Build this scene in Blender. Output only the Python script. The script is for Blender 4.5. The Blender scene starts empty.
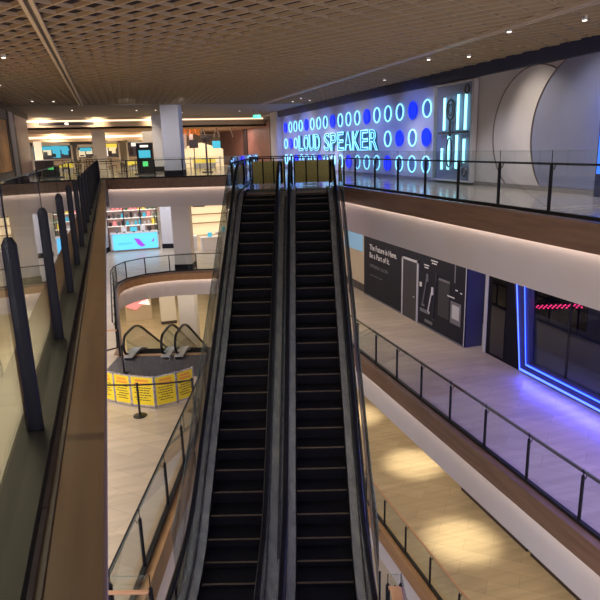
import bpy, math, random
from math import sin, cos, radians, pi, hypot, atan2, tan, sqrt
from mathutils import Vector, Matrix
random.seed(4)
scn = bpy.context.scene
COL = scn.collection

# ------------------------------------------------------------ materials
def mat(name, base=(.5,.5,.5), rough=.5, metal=0, emit=None, es=0, noise=None, coat=0, bump=0, spec=.5):
    m = bpy.data.materials.new(name); m.use_nodes = True
    nt = m.node_tree; N = nt.nodes; L = nt.links
    b = N['Principled BSDF']
    b.inputs['Base Color'].default_value = (*base, 1)
    b.inputs['Roughness'].default_value = rough
    b.inputs['Metallic'].default_value = metal
    b.inputs['Coat Weight'].default_value = coat
    b.inputs['Coat Roughness'].default_value = .08
    b.inputs['Specular IOR Level'].default_value = spec
    if emit:
        b.inputs['Emission Color'].default_value = (*emit, 1)
        b.inputs['Emission Strength'].default_value = es
    if noise:
        # noise = (scale xyz, other colour, contrast lo, hi, rotation)
        sc, c2, lo, hi, rot = noise
        tc = N.new('ShaderNodeTexCoord'); mp = N.new('ShaderNodeMapping')
        mp.inputs['Scale'].default_value = sc; mp.inputs['Rotation'].default_value = (0,0,radians(rot))
        nz = N.new('ShaderNodeTexNoise'); nz.inputs['Scale'].default_value = 1; nz.inputs['Detail'].default_value = 5
        cr = N.new('ShaderNodeValToRGB')
        cr.color_ramp.elements[0].position = lo; cr.color_ramp.elements[1].position = hi
        cr.color_ramp.elements[0].color = (*base,1); cr.color_ramp.elements[1].color = (*c2,1)
        L.new(tc.outputs['Object'], mp.inputs['Vector']); L.new(mp.outputs[0], nz.inputs['Vector'])
        L.new(nz.outputs['Fac'], cr.inputs['Fac']); L.new(cr.outputs[0], b.inputs['Base Color'])
        if bump:
            bp = N.new('ShaderNodeBump'); bp.inputs['Strength'].default_value = bump
            L.new(nz.outputs['Fac'], bp.inputs['Height']); L.new(bp.outputs[0], b.inputs['Normal'])
    return m

def tile_mat(name, c1, c2, joint, tw, th, rot, rough=.22, veins=True):
    """stone floor laid in large slabs with diagonal streaks"""
    m = bpy.data.materials.new(name); m.use_nodes = True
    nt = m.node_tree; N = nt.nodes; L = nt.links; b = N['Principled BSDF']
    tc = N.new('ShaderNodeTexCoord'); mp = N.new('ShaderNodeMapping'); mp.inputs['Rotation'].default_value = (0,0,radians(rot))
    L.new(tc.outputs['Object'], mp.inputs['Vector'])
    br = N.new('ShaderNodeTexBrick'); br.inputs['Scale'].default_value = 1
    br.inputs['Brick Width'].default_value = tw; br.inputs['Row Height'].default_value = th
    br.inputs['Mortar Size'].default_value = .006; br.inputs['Color1'].default_value = (*c1,1); br.inputs['Color2'].default_value = (*c2,1)
    br.inputs['Mortar'].default_value = (*joint,1); br.offset = .5; br.inputs['Bias'].default_value = 0
    L.new(mp.outputs[0], br.inputs['Vector'])
    m2 = N.new('ShaderNodeMapping'); m2.inputs['Rotation'].default_value = (0,0,radians(rot+24)); m2.inputs['Scale'].default_value = (.6,7,1)
    L.new(tc.outputs['Object'], m2.inputs['Vector'])
    nz = N.new('ShaderNodeTexNoise'); nz.inputs['Scale'].default_value = .7; nz.inputs['Detail'].default_value = 4
    L.new(m2.outputs[0], nz.inputs['Vector'])
    cr = N.new('ShaderNodeValToRGB'); cr.color_ramp.elements[0].position=.35; cr.color_ramp.elements[1].position=.7
    cr.color_ramp.elements[0].color=(.86,.84,.82,1); cr.color_ramp.elements[1].color=(1.08,1.06,1.03,1)
    L.new(nz.outputs['Fac'], cr.inputs['Fac'])
    mx = N.new('ShaderNodeMix'); mx.data_type='RGBA'; mx.blend_type='MULTIPLY'; mx.inputs['Factor'].default_value=1
    L.new(br.outputs['Color'], mx.inputs['A']); L.new(cr.outputs[0], mx.inputs['B']); L.new(mx.outputs['Result'], b.inputs['Base Color'])
    b.inputs['Roughness'].default_value = rough
    return m

def glass_mat(name, tint=(.96,.985,.975), refl=1.0, rough=.01, base=.03):
    m = bpy.data.materials.new(name); m.use_nodes = True
    nt = m.node_tree; N = nt.nodes; L = nt.links; N.remove(N['Principled BSDF'])
    out = N['Material Output']; t = N.new('ShaderNodeBsdfTransparent'); t.inputs[0].default_value = (*tint,1)
    g = N.new('ShaderNodeBsdfGlossy'); g.inputs['Roughness'].default_value = rough
    fr = N.new('ShaderNodeFresnel'); fr.inputs['IOR'].default_value = 1.5
    ma = N.new('ShaderNodeMath'); ma.operation='MULTIPLY'; ma.inputs[1].default_value = refl
    geo = N.new('ShaderNodeNewGeometry')
    # back faces would read the inverse index: feed them the same one
    vm = N.new('ShaderNodeMix'); vm.data_type='FLOAT'; vm.inputs['A'].default_value=1.5; vm.inputs['B'].default_value=1/1.5
    L.new(geo.outputs['Backfacing'], vm.inputs['Factor']); L.new(vm.outputs['Result'], fr.inputs['IOR'])
    mx = N.new('ShaderNodeMixShader'); L.new(fr.outputs[0], ma.inputs[0]); L.new(ma.outputs[0], mx.inputs[0])
    L.new(t.outputs[0], mx.inputs[1]); L.new(g.outputs[0], mx.inputs[2]); L.new(mx.outputs[0], out.inputs[0])
    return m

def wood_mat(name, c1, c2, along='y', rough=.4):
    sc = (9,.7,9) if along=='y' else (.7,9,9)
    return mat(name, c1, rough, noise=(sc, c2, .3, .75, 0), bump=.05)

M = dict(
 floor3 = tile_mat('stone_floor_upper',(.42,.37,.31),(.36,.31,.26),(.2,.17,.15),2.4,1.2,0,.16),
 floor2 = tile_mat('stone_floor_middle',(.50,.43,.35),(.42,.36,.30),(.33,.28,.24),1.8,.6,45,.28),
 floor1 = tile_mat('stone_floor_lower',(.50,.42,.29),(.42,.35,.24),(.30,.25,.18),1.8,.6,40,.3),
 wood = wood_mat('dark_wood',(.15,.085,.06),(.24,.145,.10)),
 woodL = wood_mat('ledge_wood',(.085,.045,.026),(.14,.08,.045)),
 woodW = wood_mat('warm_wood',(.36,.19,.09),(.48,.28,.14)),
 rail_wood = mat('handrail_wood',(.42,.22,.12),.35,noise=((3,3,20),(.5,.28,.16),.3,.7,0)),
 edge = mat('ledge_edge_trim',(.25,.2,.25),.5),
 white = mat('white_plaster',(.60,.57,.62),.75,noise=((.6,.6,.6),(.58,.53,.54),.3,.7,0)),
 column = mat('column_paint',(.66,.64,.66),.6,noise=((1,1,1),(.62,.6,.63),.3,.7,0)),
 creamw = mat('cream_wall',(.66,.56,.42),.7,noise=((.5,.5,.5),(.6,.5,.38),.3,.7,0)),
 wall3 = mat('grey_cladding',(.55,.51,.50),.55,noise=((.6,.6,.6),(.45,.42,.42),.3,.7,0)),
 disc = mat('grey_disc_cladding',(.22,.23,.33),.5,noise=((.6,.6,.6),(.18,.19,.28),.3,.7,0)),
 ringm = mat('bronze_ring',(.16,.12,.11),.4,.4),
 band = mat('navy_band',(.02,.025,.06),.5,noise=((1,1,1),(.03,.035,.08),.3,.7,0)),
 slat = mat('ceiling_slat',(.37,.275,.165),.6,noise=((.35,.35,.35),(.40,.30,.19),.3,.7,0)),
 slat_lit = mat('slat_lit_edge',(.50,.38,.24),.5,noise=((.35,.35,.35),(.42,.32,.2),.3,.7,0)),  # paler tone puts the light on the slats' lower edges into colour
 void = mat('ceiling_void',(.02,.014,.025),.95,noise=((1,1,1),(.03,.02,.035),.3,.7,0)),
 track = mat('track_metal',(.62,.5,.36),.4,.2),
 plain = mat('plain_ceiling',(.32,.27,.22),.7,noise=((.5,.5,.5),(.28,.24,.2),.3,.7,0)),
 soffit= mat('tan_soffit',(.46,.33,.22),.7),
 black = mat('black_metal',(.014,.014,.02),.35,.3),
 post = mat('post_metal',(.007,.007,.012),.55,spec=.2),
 channel = mat('channel_metal',(.012,.012,.014),.4,spec=.3),
 rubber= mat('black_rubber',(.005,.005,.008),.35,spec=.25),
 step = mat('escalator_step',(.003,.0025,.005),.7,noise=((60,3,3),(.005,.004,.008),.4,.6,0),spec=.12),
 nose = mat('step_edge',(.10,.068,.045),.5,noise=((5,5,5),(.06,.042,.035),.3,.7,0),spec=.2),
 steel = mat('brushed_steel',(.62,.61,.64),.25,.78,noise=((9,.6,9),(.40,.40,.45),.35,.65,0)),
 steel2= mat('dark_steel',(.13,.13,.16),.35,.8,noise=((14,.8,14),(.07,.07,.085),.35,.65,0)),
 skirt = mat('skirt_steel',(.55,.55,.57),.3,.7),
 plate = mat('comb_plate',(.12,.12,.15),.4,.7,noise=((40,2,2),(.07,.07,.09),.4,.6,0)),
 glass = glass_mat('balustrade_glass',refl=1.3),
 glassE= glass_mat('escalator_glass',(.86,.92,.93),refl=1.2),
 pane = glass_mat('shop_glass',(.55,.6,.75),refl=1.6),
 frost = mat('glass_edge',(.09,.15,.14),.3),
 cyan = mat('cyan_neon',(.5,.9,1),.4,emit=(.22,.66,1),es=1.15),
 cyan2 = mat('pale_cyan_tube',(.6,.95,1),.4,emit=(.30,.85,1),es=1.15),
 blueN = mat('blue_disc_light',(.0,.02,.8),.4,emit=(.0,.02,.9),es=.62),
 blueL = mat('blue_led',(.0,.02,.9),.4,emit=(.02,.06,1),es=5),
 blueLine = mat('blue_white_led',(.3,.4,1),.4,emit=(.03,.08,1),es=2.6),
 ringfill = mat('ring_backing',(.12,.18,.34),.5),
 letterfill = mat('letter_face',(.01,.07,.14),.4,emit=(.02,.25,.42),es=.12),
 cove = mat('cove_light',(1,.85,.65),.5,emit=(1,.76,.55),es=4.2),
 coveC = mat('cove_light_cream',(1,.85,.65),.5,emit=(1,.78,.50),es=.8),
 lamp = mat('lamp_face',(1,.95,.85),.4,emit=(1,.88,.72),es=3),
 lampdim = mat('lamp_face_dim',(.5,.42,.34),.4,emit=(1,.85,.65),es=.5),
 hoard = mat('black_hoarding',(.012,.012,.02),.6,spec=.2,noise=((.8,.8,.8),(.016,.016,.026),.3,.7,0)),
 hoardB = mat('navy_hoarding',(.03,.03,.10),.4,noise=((.8,.8,.8),(.04,.04,.12),.3,.7,0)),
 print_white = mat('white_print',(.62,.62,.66),.5),
 print_grey = mat('grey_print',(.15,.15,.18),.5),
 print_dark = mat('dark_print',(.03,.03,.04),.5),
 store_dark = mat('dark_store',(.004,.004,.010),.5,spec=.15,noise=((.8,.8,.8),(.007,.007,.016),.3,.7,0)),
 store_grey = mat('dim_store_wall',(.10,.095,.13),.6,noise=((.8,.8,.8),(.13,.12,.16),.3,.7,0)),
 red = mat('red_led',(.9,.03,.1),.4,emit=(1,.03,.12),es=3),
 yellow = mat('yellow_board',(.85,.66,.03),.5,noise=((2,2,2),(.78,.58,.02),.3,.7,0)),
 orange = mat('orange_print',(.80,.32,.04),.5),
 olive = mat('olive_board',(.30,.25,.06),.6,noise=((30,30,60),(.50,.44,.16),.4,.6,0)),
 pink = mat('pink_stone',(.42,.21,.17),.45,noise=((.9,.9,1.4),(.30,.15,.13),.3,.7,0)),
 pinkL = mat('pale_pink_stone',(.52,.36,.31),.4,noise=((.9,.9,.9),(.42,.28,.24),.3,.7,0)),
 brown = mat('brown_frame',(.05,.035,.035),.5),
 poster = mat('orange_poster',(.55,.24,.07),.5,noise=((1.5,1.5,1.5),(.36,.17,.06),.35,.65,0)),
 paleg = mat('pale_strip',(.5,.5,.55),.5),
 greyw = mat('grey_wall',(.20,.18,.17),.6),
 teal = mat('lit_teal_screen',(.04,.26,.32),.4,emit=(.06,.45,.62),es=.5),
 kioskblue = mat('lit_counter_front',(.08,.35,.6),.4,emit=(.10,.50,.85),es=.75),
 purple = mat('purple_print',(.25,.04,.5),.4,emit=(.25,.05,.6),es=.6),
 green = mat('green_leaf',(.06,.22,.08),.6,noise=((6,6,6),(.1,.3,.1),.3,.7,0)),
 greenL = mat('green_light',(.1,.8,.2),.4,emit=(.1,.7,.2),es=.4),
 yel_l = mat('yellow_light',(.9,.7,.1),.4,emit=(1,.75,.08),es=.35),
 lit = mat('lit_cream',(.95,.85,.65),.5,emit=(1,.78,.46),es=.35),  # on plain walls this emission stands in for lamplight
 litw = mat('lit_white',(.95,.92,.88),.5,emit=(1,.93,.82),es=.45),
 litred = mat('lit_red',(.9,.3,.3),.5,emit=(1,.25,.25),es=.4),
 whitel = mat('white_laminate',(.75,.72,.70),.4),
 orangeC = mat('orange_fabric',(.85,.25,.05),.6,emit=(.9,.3,.05),es=.15),  # faint emission brightens the cloth, no lamp in it
 figure = mat('bronze_paint',(.07,.05,.05),.4,.3),
 floor0 = mat('lowest_floor',(.40,.34,.25),.4,noise=((.5,.5,.5),(.34,.28,.21),.3,.7,0)),
 exitg = mat('exit_sign_face',(.1,.6,.5),.4,emit=(.10,.6,.5),es=.4),
)

# ------------------------------------------------------------ mesh builder
class MB:
    def __init__(s): s.v=[]; s.f=[]; s.m=[]
    def add(s, vs, fs, mi=0):
        o=len(s.v); s.v+= [tuple(map(float,v)) for v in vs]
        for f in fs: s.f.append([o+i for i in f]); s.m.append(mi)
        return s
    def hexa(s, p, mi=0):   # p: 4 bottom + 4 top
        return s.add(p,[(0,3,2,1),(4,5,6,7),(0,1,5,4),(1,2,6,5),(2,3,7,6),(3,0,4,7)],mi)
    def box(s,x0,x1,y0,y1,z0,z1,mi=0):
        return s.hexa([(x0,y0,z0),(x1,y0,z0),(x1,y1,z0),(x0,y1,z0),(x0,y0,z1),(x1,y0,z1),(x1,y1,z1),(x0,y1,z1)],mi)
    def rbox(s,cx,cy,z0,z1,sx,sy,rz=0,mi=0):   # box rotated about z
        c,q=cos(rz),sin(rz); P=[]
        for z in (z0,z1):
            for dx,dy in ((-1,-1),(1,-1),(1,1),(-1,1)):
                x=dx*sx/2; y=dy*sy/2; P.append((cx+x*c-y*q, cy+x*q+y*c, z))
        return s.hexa(P,mi)
    def bevelpost(s,cx,cy,z0,z1,w,d,rz=0,mi=0):     # post with a chamfered head and chamfered corners
        c,q=cos(rz),sin(rz); k=.2*min(w,d)
        oct_=[(-w/2+k,-d/2),(w/2-k,-d/2),(w/2,-d/2+k),(w/2,d/2-k),(w/2-k,d/2),(-w/2+k,d/2),(-w/2,d/2-k),(-w/2,-d/2+k)]
        rings=[]
        for z,sc in ((z0,1),(z1-.035,1),(z1,.55)):
            rings.append([(cx+(x*c-y*q)*sc, cy+(x*q+y*c)*sc, z) for x,y in oct_])
        V=sum(rings,[]); F=[]
        for r in range(2):
            for i in range(8): F.append((r*8+i,r*8+(i+1)%8,(r+1)*8+(i+1)%8,(r+1)*8+i))
        F+= [tuple(range(16,24)), tuple(reversed(range(8)))]
        return s.add(V,F,mi)
    def cyl(s,cx,cy,z0,z1,r,r2=None,n=16,mi=0):
        r2=r if r2 is None else r2
        V=[(cx+r*cos(2*pi*i/n),cy+r*sin(2*pi*i/n),z0) for i in range(n)]+[(cx+r2*cos(2*pi*i/n),cy+r2*sin(2*pi*i/n),z1) for i in range(n)]
        F=[(i,(i+1)%n,n+(i+1)%n,n+i) for i in range(n)]+[tuple(reversed(range(n))),tuple(range(n,2*n))]
        return s.add(V,F,mi)
    def prism(s,poly,z0,z1,mi=0,top=None):
        n=len(poly); V=[(x,y,z0) for x,y in poly]+[(x,y,z1) for x,y in poly]
        F=[(i,(i+1)%n,n+(i+1)%n,n+i) for i in range(n)]+[tuple(reversed(range(n))),tuple(range(n,2*n))]
        return s.add(V,F,mi)
    def sweep(s,path,prof,mi=0,up=(0,0,1),close=False,cap=True):
        # prof: list of (side, up) offsets; swept along path
        P=[Vector(p) for p in path]; n=len(P); k=len(prof); V=[]
        U0=Vector(up)
        for i,p in enumerate(P):
            a=P[i-1] if (i>0 or close) else P[i]; b=P[(i+1)%n] if (i<n-1 or close) else P[i]
            t=(b-a).normalized(); side=t.cross(U0)
            if side.length<1e-4: side=Vector((1,0,0))
            side.normalize(); u=side.cross(t).normalized()
            if 0<i<n-1 or close:
                t1=(P[i]-P[i-1]).normalized(); cc=max(.35,abs(t1.dot(t)))
            else: cc=1
            for (q,w) in prof: V.append(p+side*q/cc+u*w)
        F=[]
        for i in range(n if close else n-1):
            j=(i+1)%n
            for m in range(k): F.append((i*k+m,i*k+(m+1)%k,j*k+(m+1)%k,j*k+m))
        if cap and not close: F+= [tuple(reversed(range(k))),tuple(range((n-1)*k,n*k))]
        return s.add(V,F,mi)
    def tube(s,path,r,n=8,mi=0,close=False,up=(0,0,1)):
        return s.sweep(path,[(r*cos(2*pi*i/n),r*sin(2*pi*i/n)) for i in range(n)],mi,up,close)
    def build(s,name,mats,parent=None,smooth=False):
        me=bpy.data.meshes.new(name); me.from_pydata(s.v,[],s.f)
        if not isinstance(mats,(list,tuple)): mats=[mats]
        for m in mats: me.materials.append(M[m] if isinstance(m,str) else m)
        if len(mats)>1: me.polygons.foreach_set('material_index',s.m)
        if smooth: me.polygons.foreach_set('use_smooth',[True]*len(me.polygons))
        me.validate(); me.update()
        # outward normals
        import bmesh
        bm=bmesh.new(); bm.from_mesh(me); bmesh.ops.recalc_face_normals(bm,faces=bm.faces); bm.to_mesh(me); bm.free()
        if smooth:
            try: me.set_sharp_from_angle(angle=radians(35))
            except Exception: pass
        o=bpy.data.objects.new(name,me); COL.objects.link(o)
        if parent:
            o.parent=parent
            if parent.type=='EMPTY': o.matrix_parent_inverse=PM[parent.name]
            else: o.matrix_parent_inverse=Matrix.Identity(4)
        return o
PM={}
def thing(name,label,cat,loc=(0,0,0),group=None,local=False):
    """Empty at the base; parts are given in world coordinates unless local"""
    o=bpy.data.objects.new(name,None); COL.objects.link(o); o.location=loc; o.empty_display_size=.2
    PM[o.name]=Matrix.Identity(4) if local else Matrix.Translation(-Vector(loc))
    return tag(o,label,cat,group)
def tag(o,label=None,cat=None,group=None,kind=None):
    if label: o['label']=label
    if cat: o['category']=cat
    if group: o['group']=group
    if kind: o['kind']=kind
    return o
def struct(name,mb,m,parent=None,label=None,cat=None):
    o=mb.build(name,m,parent)
    if not parent: o['kind']='structure'
    if label: o['label']=label
    if cat: o['category']=cat
    return o
def dup(root,loc,label=None,rz=None,group=None):
    r=root.copy(); COL.objects.link(r); r.location=loc
    if rz is not None: r.rotation_euler=(0,0,rz)
    if label: r['label']=label
    if group: r['group']=group
    for ch in list(root.children):
        c=ch.copy(); COL.objects.link(c); c.parent=r
        for g in ch.children:
            d=g.copy(); COL.objects.link(d); d.parent=c
    return r

# ------------------------------------------------------------ levels and frames
Z3,Z2,Z1,Z0=-1.42,-7.20,-12.90,-18.6
ZC=2.40                                  # slatted ceiling
AZ=radians(18.16); AX,AY=sin(AZ),cos(AZ) # escalator axis, uphill
def E(r,a): return (r*AY+a*AX, -r*AX+a*AY)
def E3(r,a,z): x,y=E(r,a); return (x,y,z)
RX=12.2

def offset(path,d):
    """open polyline moved sideways (left of travel positive)"""
    out=[]
    for i,p in enumerate(path):
        ns=[]
        if i>0: a=path[i-1]; t=Vector((p[0]-a[0],p[1]-a[1])).normalized(); ns.append(Vector((-t.y,t.x)))
        if i<len(path)-1: a=path[i+1]; t=Vector((a[0]-p[0],a[1]-p[1])).normalized(); ns.append(Vector((-t.y,t.x)))
        n=sum(ns,Vector((0,0))).normalized(); k=d/max(.3,n.dot(ns[0])); out.append((p[0]+n.x*k,p[1]+n.y*k))
    return out
def ribbon(mb,outer,inner,z0,z1,mi=0):
    for i in range(len(outer)-1):
        a,b,c,d=outer[i],outer[i+1],inner[i+1],inner[i]
        mb.hexa([(*a,z0),(*b,z0),(*c,z0),(*d,z0),(*a,z1),(*b,z1),(*c,z1),(*d,z1)],mi)

trim_n=[0]
def slab_edge(path,z,side,woodmat='wood',capmat='wood',wh=.5,wb=1.5,capw=.22,cove='cove'):
    """the edge of a floor round the void: wood cap, wood face, cove light and white band.
       side=+1: the floor lies left of the path's travel"""
    s=side
    mb=MB(); ribbon(mb,path,offset(path,s*capw),z-.10,z+.02)
    trim_n[0]+=1; struct('trim_%d'%trim_n[0],mb,capmat)
    mb=MB(); ribbon(mb,offset(path,s*.005),offset(path,s*.06),z-wh,z-.10)
    trim_n[0]+=1; struct('trim_%d'%trim_n[0],mb,woodmat)
    mb=MB(); ribbon(mb,offset(path,s*.20),offset(path,s*.30),z-wb,z-.10)
    trim_n[0]+=1; struct('trim_%d'%trim_n[0],mb,'white')
    mb=MB(); ribbon(mb,offset(path,s*.065),offset(path,s*.12),z-wh+.01,z-wh+.035)
    trim_n[0]+=1; struct('trim_%d'%trim_n[0],mb,cove)

# ---------- upper floor
PEN_L=-2.62
farL=(-.155,33.55); farR=E(PEN_L,31.83)
right3=[(7.78,-3),(7.78,17.66)]
v3=[(-.155,-3),farL,farR,E(PEN_L,19.3),E(1.02,19.3),(7.78,20.44),(7.78,-3)]      # path round the void
poly3=[(-4.5,-3)]+[(v3[0])]+v3[1:]+[(RX,-3),(RX,42),(18,42),(18,66),(-16,66),(-16,42),(-4.5,42)]
def inset_poly(poly,v,d,side):  # replace void path by its offset
    off=offset(v,d*side); return [poly[0]]+off+poly[1+len(v):]
mb=MB(); mb.prism(inset_poly(poly3,v3,.1,1),Z3-.1,Z3); struct('floor',mb,'floor3')
mb=MB(); mb.prism(inset_poly(poly3,v3,.25,1),Z3-1.5,Z3-1.42); struct('ceiling',mb,'white')
slab_edge(v3[0:2],Z3,1,'edge','woodL',cove='edge',wh=.2); slab_edge([farL,farR],Z3,1); slab_edge([farR,v3[3]],Z3,1)
slab_edge([v3[3],v3[4]],Z3,1); slab_edge(v3[4:7],Z3,1)
mb=MB(); mb.box(-.36,-.345,-3,33.5,Z3+.0,Z3+.03); struct('trim_60',mb,'brown')

# ---------- middle floor
curve=[(-.15,22.2),(-.15,32.6),(-.02,33.9),(.3,34.8),(.85,35.5),(1.6,35.95),(2.6,36.15),(3.6,36.1),(5.2,35.7),(7.75,34.9)]
v2=[E(1.25,-4),E(1.25,7.2),E(-2.85,7.2),E(-2.85,20.5),E(-7.0,20.5)]+curve+[(7.75,-4)]
poly2=[(-14,-4)]+v2+[(16,-4),(16,74),(-14,74)]
mb=MB(); mb.prism(inset_poly(poly2,v2,.1,1),Z2-.1,Z2); struct('floor',mb,'floor2')
mb=MB(); mb.prism(inset_poly(poly2,v2,.25,1),Z2-1.5,Z2-1.42); struct('ceiling',mb,'white')
slab_edge(v2[0:5],Z2,1,'woodW','woodW',cove='coveC')
slab_edge(v2[4:15],Z2,1,'woodW','wood')
slab_edge(v2[14:16],Z2,1)
# ---------- lower floor, the floor under it
v1=[(-3,-4),(-3,26.5),(7.4,26.5),(7.72,26),(7.72,-4)]
poly1=[(-14,-4)]+v1+[(16,-4),(16,74),(-14,74)]
mb=MB(); mb.prism(inset_poly(poly1,v1,.1,1),Z1-.1,Z1); struct('floor',mb,'floor1')
slab_edge(v1,Z1,1,'woodW','woodW',cove='coveC')
mb=MB(); mb.box(-14,16,-4,40,Z0-.1,Z0); struct('floor',mb,'floor0')

# ------------------------------------------------------------ walls
mb=MB(); mb.box(11.82,12.1,-3,42,Z3,ZC+.3); struct('wall_right',mb,'wall3')
mb=MB(); mb.box(11.60,11.84,-3,41.4,2.04,2.42); struct('trim_61',mb,'band')
mb=MB(); mb.box(11.76,11.82,-3,41.4,Z3,Z3+.13); struct('baseboard_right',mb,'greyw')
mb=MB(); mb.box(11.5,12.1,41.4,43.2,Z3,ZC); struct('trim_62',mb,'column')
mb=MB(); mb.box(11.9,12.2,43.2,66,Z3,2.0); struct('wall_right',mb,'pink')
mb=MB(); mb.box(11.7,12.0,43.2,66,1.98,2.25); struct('trim_63',mb,'brown')
for i,(a,b) in enumerate(((43.2,44.6),(52.5,54.0))):
    mb=MB(); mb.box(11.8,12.0,a,b,Z3,2.0); struct('trim_%d'%(64+i),mb,'brown')
mb=MB(); mb.box(-4.75,-4.5,-3,41.8,Z3,ZC+.3); struct('wall_left',mb,'pinkL')
mb=MB(); mb.box(-4.50,-4.40,-3,41.8,2.1,2.42); struct('trim_66',mb,'brown')
mb=MB(); mb.box(-4.52,-4.44,20,33.2,Z3,2.1); struct('trim_67',mb,'greyw')
for i,(a,b,m) in enumerate(((33.2,33.6,'brown'),(33.6,35.0,'paleg'),(35.0,35.7,'brown'))):
    mb=MB(); mb.box(-4.52,-4.40,a,b,Z3,2.1); struct('trim_%d'%(68+i),mb,m)
mb=MB(); mb.box(-14,16,66,66.3,Z3,ZC); struct('wall_back',mb,'creamw')
mb=MB(); mb.box(-14,16,74,74.3,Z1,Z3-1.45); struct('wall_back',mb,'creamw')
# middle floor, right side
mb=MB(); mb.box(12.0,12.2,26.6,74,Z2,Z3-1.4); struct('wall_right',mb,'creamw')
mb=MB(); mb.box(14.0,14.2,-4,26.6,Z2,Z3-1.4); struct('wall_right',mb,'store_grey')
mb=MB(); mb.box(11.9,12.2,-4,74,Z1,Z2-1.4); struct('wall_right',mb,'creamw')
mb=MB(); mb.box(-14.2,-14,-4,74,Z1,Z3-1.4); struct('wall_left',mb,'creamw')

# ------------------------------------------------------------ slatted ceiling over the void
def clip(p,d,x0,x1,y0,y1):
    t0,t1=-1e9,1e9
    for o,dd,a,b in ((p[0],d[0],x0,x1),(p[1],d[1],y0,y1)):
        if abs(dd)<1e-9:
            if o<a or o>b: return None
            continue
        u,v=(a-o)/dd,(b-o)/dd
        if u>v: u,v=v,u
        t0=max(t0,u); t1=min(t1,v)
    return (t0,t1) if t1>t0+.05 else None
mb=MB()
def slats(az,sp,h,off,th=.018,ed=1):
    d=(sin(az),cos(az)); n=(d[1],-d[0])
    for k in range(-140,140):
        p=(n[0]*(k*sp+off),n[1]*(k*sp+off)); c=clip(p,d,-4.5,11.85,-2,34.0)
        if not c: continue
        a=(p[0]+d[0]*c[0],p[1]+d[1]*c[0]); b=(p[0]+d[0]*c[1],p[1]+d[1]*c[1])
        q=[(a[0]-n[0]*th,a[1]-n[1]*th),(b[0]-n[0]*th,b[1]-n[1]*th),(b[0]+n[0]*th,b[1]+n[1]*th),(a[0]+n[0]*th,a[1]+n[1]*th)]
        mb.hexa([(*x,ZC) for x in q]+[(*x,ZC+h) for x in q])
        if ed: mb.hexa([(*x,ZC-.006) for x in q]+[(*x,ZC) for x in q],1)
slats(radians(148),.40,.075,0.0)
slats(radians(58),.60,.06,.1,.016,0)
struct('ceiling',mb,['slat','slat_lit'])
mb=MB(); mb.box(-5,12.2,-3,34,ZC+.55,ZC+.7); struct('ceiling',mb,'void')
mb=MB(); mb.box(-5,12.4,34,46,ZC,ZC+.15); struct('ceiling',mb,'plain')
mb=MB(); mb.box(-4.6,12.0,33.9,34.02,ZC-.03,ZC+.5); struct('trim_71',mb,'plain')
# lowered ceiling and lit coves beyond
mb=MB(); mb.box(-16,18,46,66,1.62,1.75); struct('ceiling',mb,'soffit')
mb=MB(); mb.box(-16,18,46,46.12,1.62,2.55); struct('trim_72',mb,'soffit')
mb=MB(); mb.box(-16,18,45.96,46.0,2.12,2.22); struct('trim_73',mb,'coveC')
mb=MB(); mb.box(-16,6.0,56,56.2,.95,1.62); struct('trim_74',mb,'soffit')
mb=MB(); mb.box(-16,6.0,55.8,55.95,1.22,1.40); struct('trim_75',mb,'coveC')

# the two long lighting tracks set in the slats
for i,(x,lab) in enumerate(((-.97,'long pale track running down the slatted ceiling above the left railing'),
                 (8.62,'long pale track running down the slatted ceiling above the right walkway'))):
    t=thing('ceiling_track',lab,'ceiling track',(x,15,ZC))
    for s in (-1,1):
        b=MB(); b.box(x+s*.075-.035,x+s*.075+.035,0,34,ZC-.05,ZC+.02); b.build('rail',M['track'],t)
    b=MB(); b.box(x-.04,x+.04,0,34,ZC-.01,ZC+.02); b.build('slot',M['brown'],t)
# downlights in the ceiling
def downlight(x,y,z,lab,group,on=True):
    t=thing('ceiling_downlight',lab,'downlight',(x,y,z),group)
    b=MB(); b.cyl(x,y,z-.01,z+.08,.06,n=14); b.build('housing',M['whitel'],t)
    b=MB(); b.cyl(x,y,z-.016,z-.008,.046,n=14); b.build('lamp',M['lamp' if on else 'lampdim'],t)
    return t
DL=[(-3.27,23.5),(-1.9,12.6),(-2.6,16.7),(-2.2,17.4),(-4.0,20.3),(-3.3,24.1),(-3.0,31.2),(-2.1,31.4),
    (9.7,10.9),(10.2,15.9),(9.3,16.6),(8.9,12.3),(10.6,31.5),(9.7,30.2),(9.9,32.3),(10.4,21.9)]
NEAR=['nearest','second nearest','third nearest','fourth nearest','fifth nearest','sixth nearest','seventh nearest','farthest']
for x,y in DL:
    rank=sorted(q[1] for q in DL if (q[0]<0)==(x<0)).index(y)
    downlight(x,y,ZC-.03,NEAR[rank]+' small round downlight among the ceiling slats '+('over the left walkway' if x<0 else 'over the right walkway'),
              'downlights over the '+('left' if x<0 else 'right')+' walkway')
for (x,y),w_ in zip(((2.0,38.5),(3.1,38.2),(5.0,41.0),(-1.6,37.8),(8.6,40.0)),('second from the left','third from the left','fourth from the left','leftmost','rightmost')):
    downlight(x,y,ZC-.03,'small round downlight in the plain ceiling beyond the slats, '+w_,'downlights in the plain ceiling')

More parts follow.
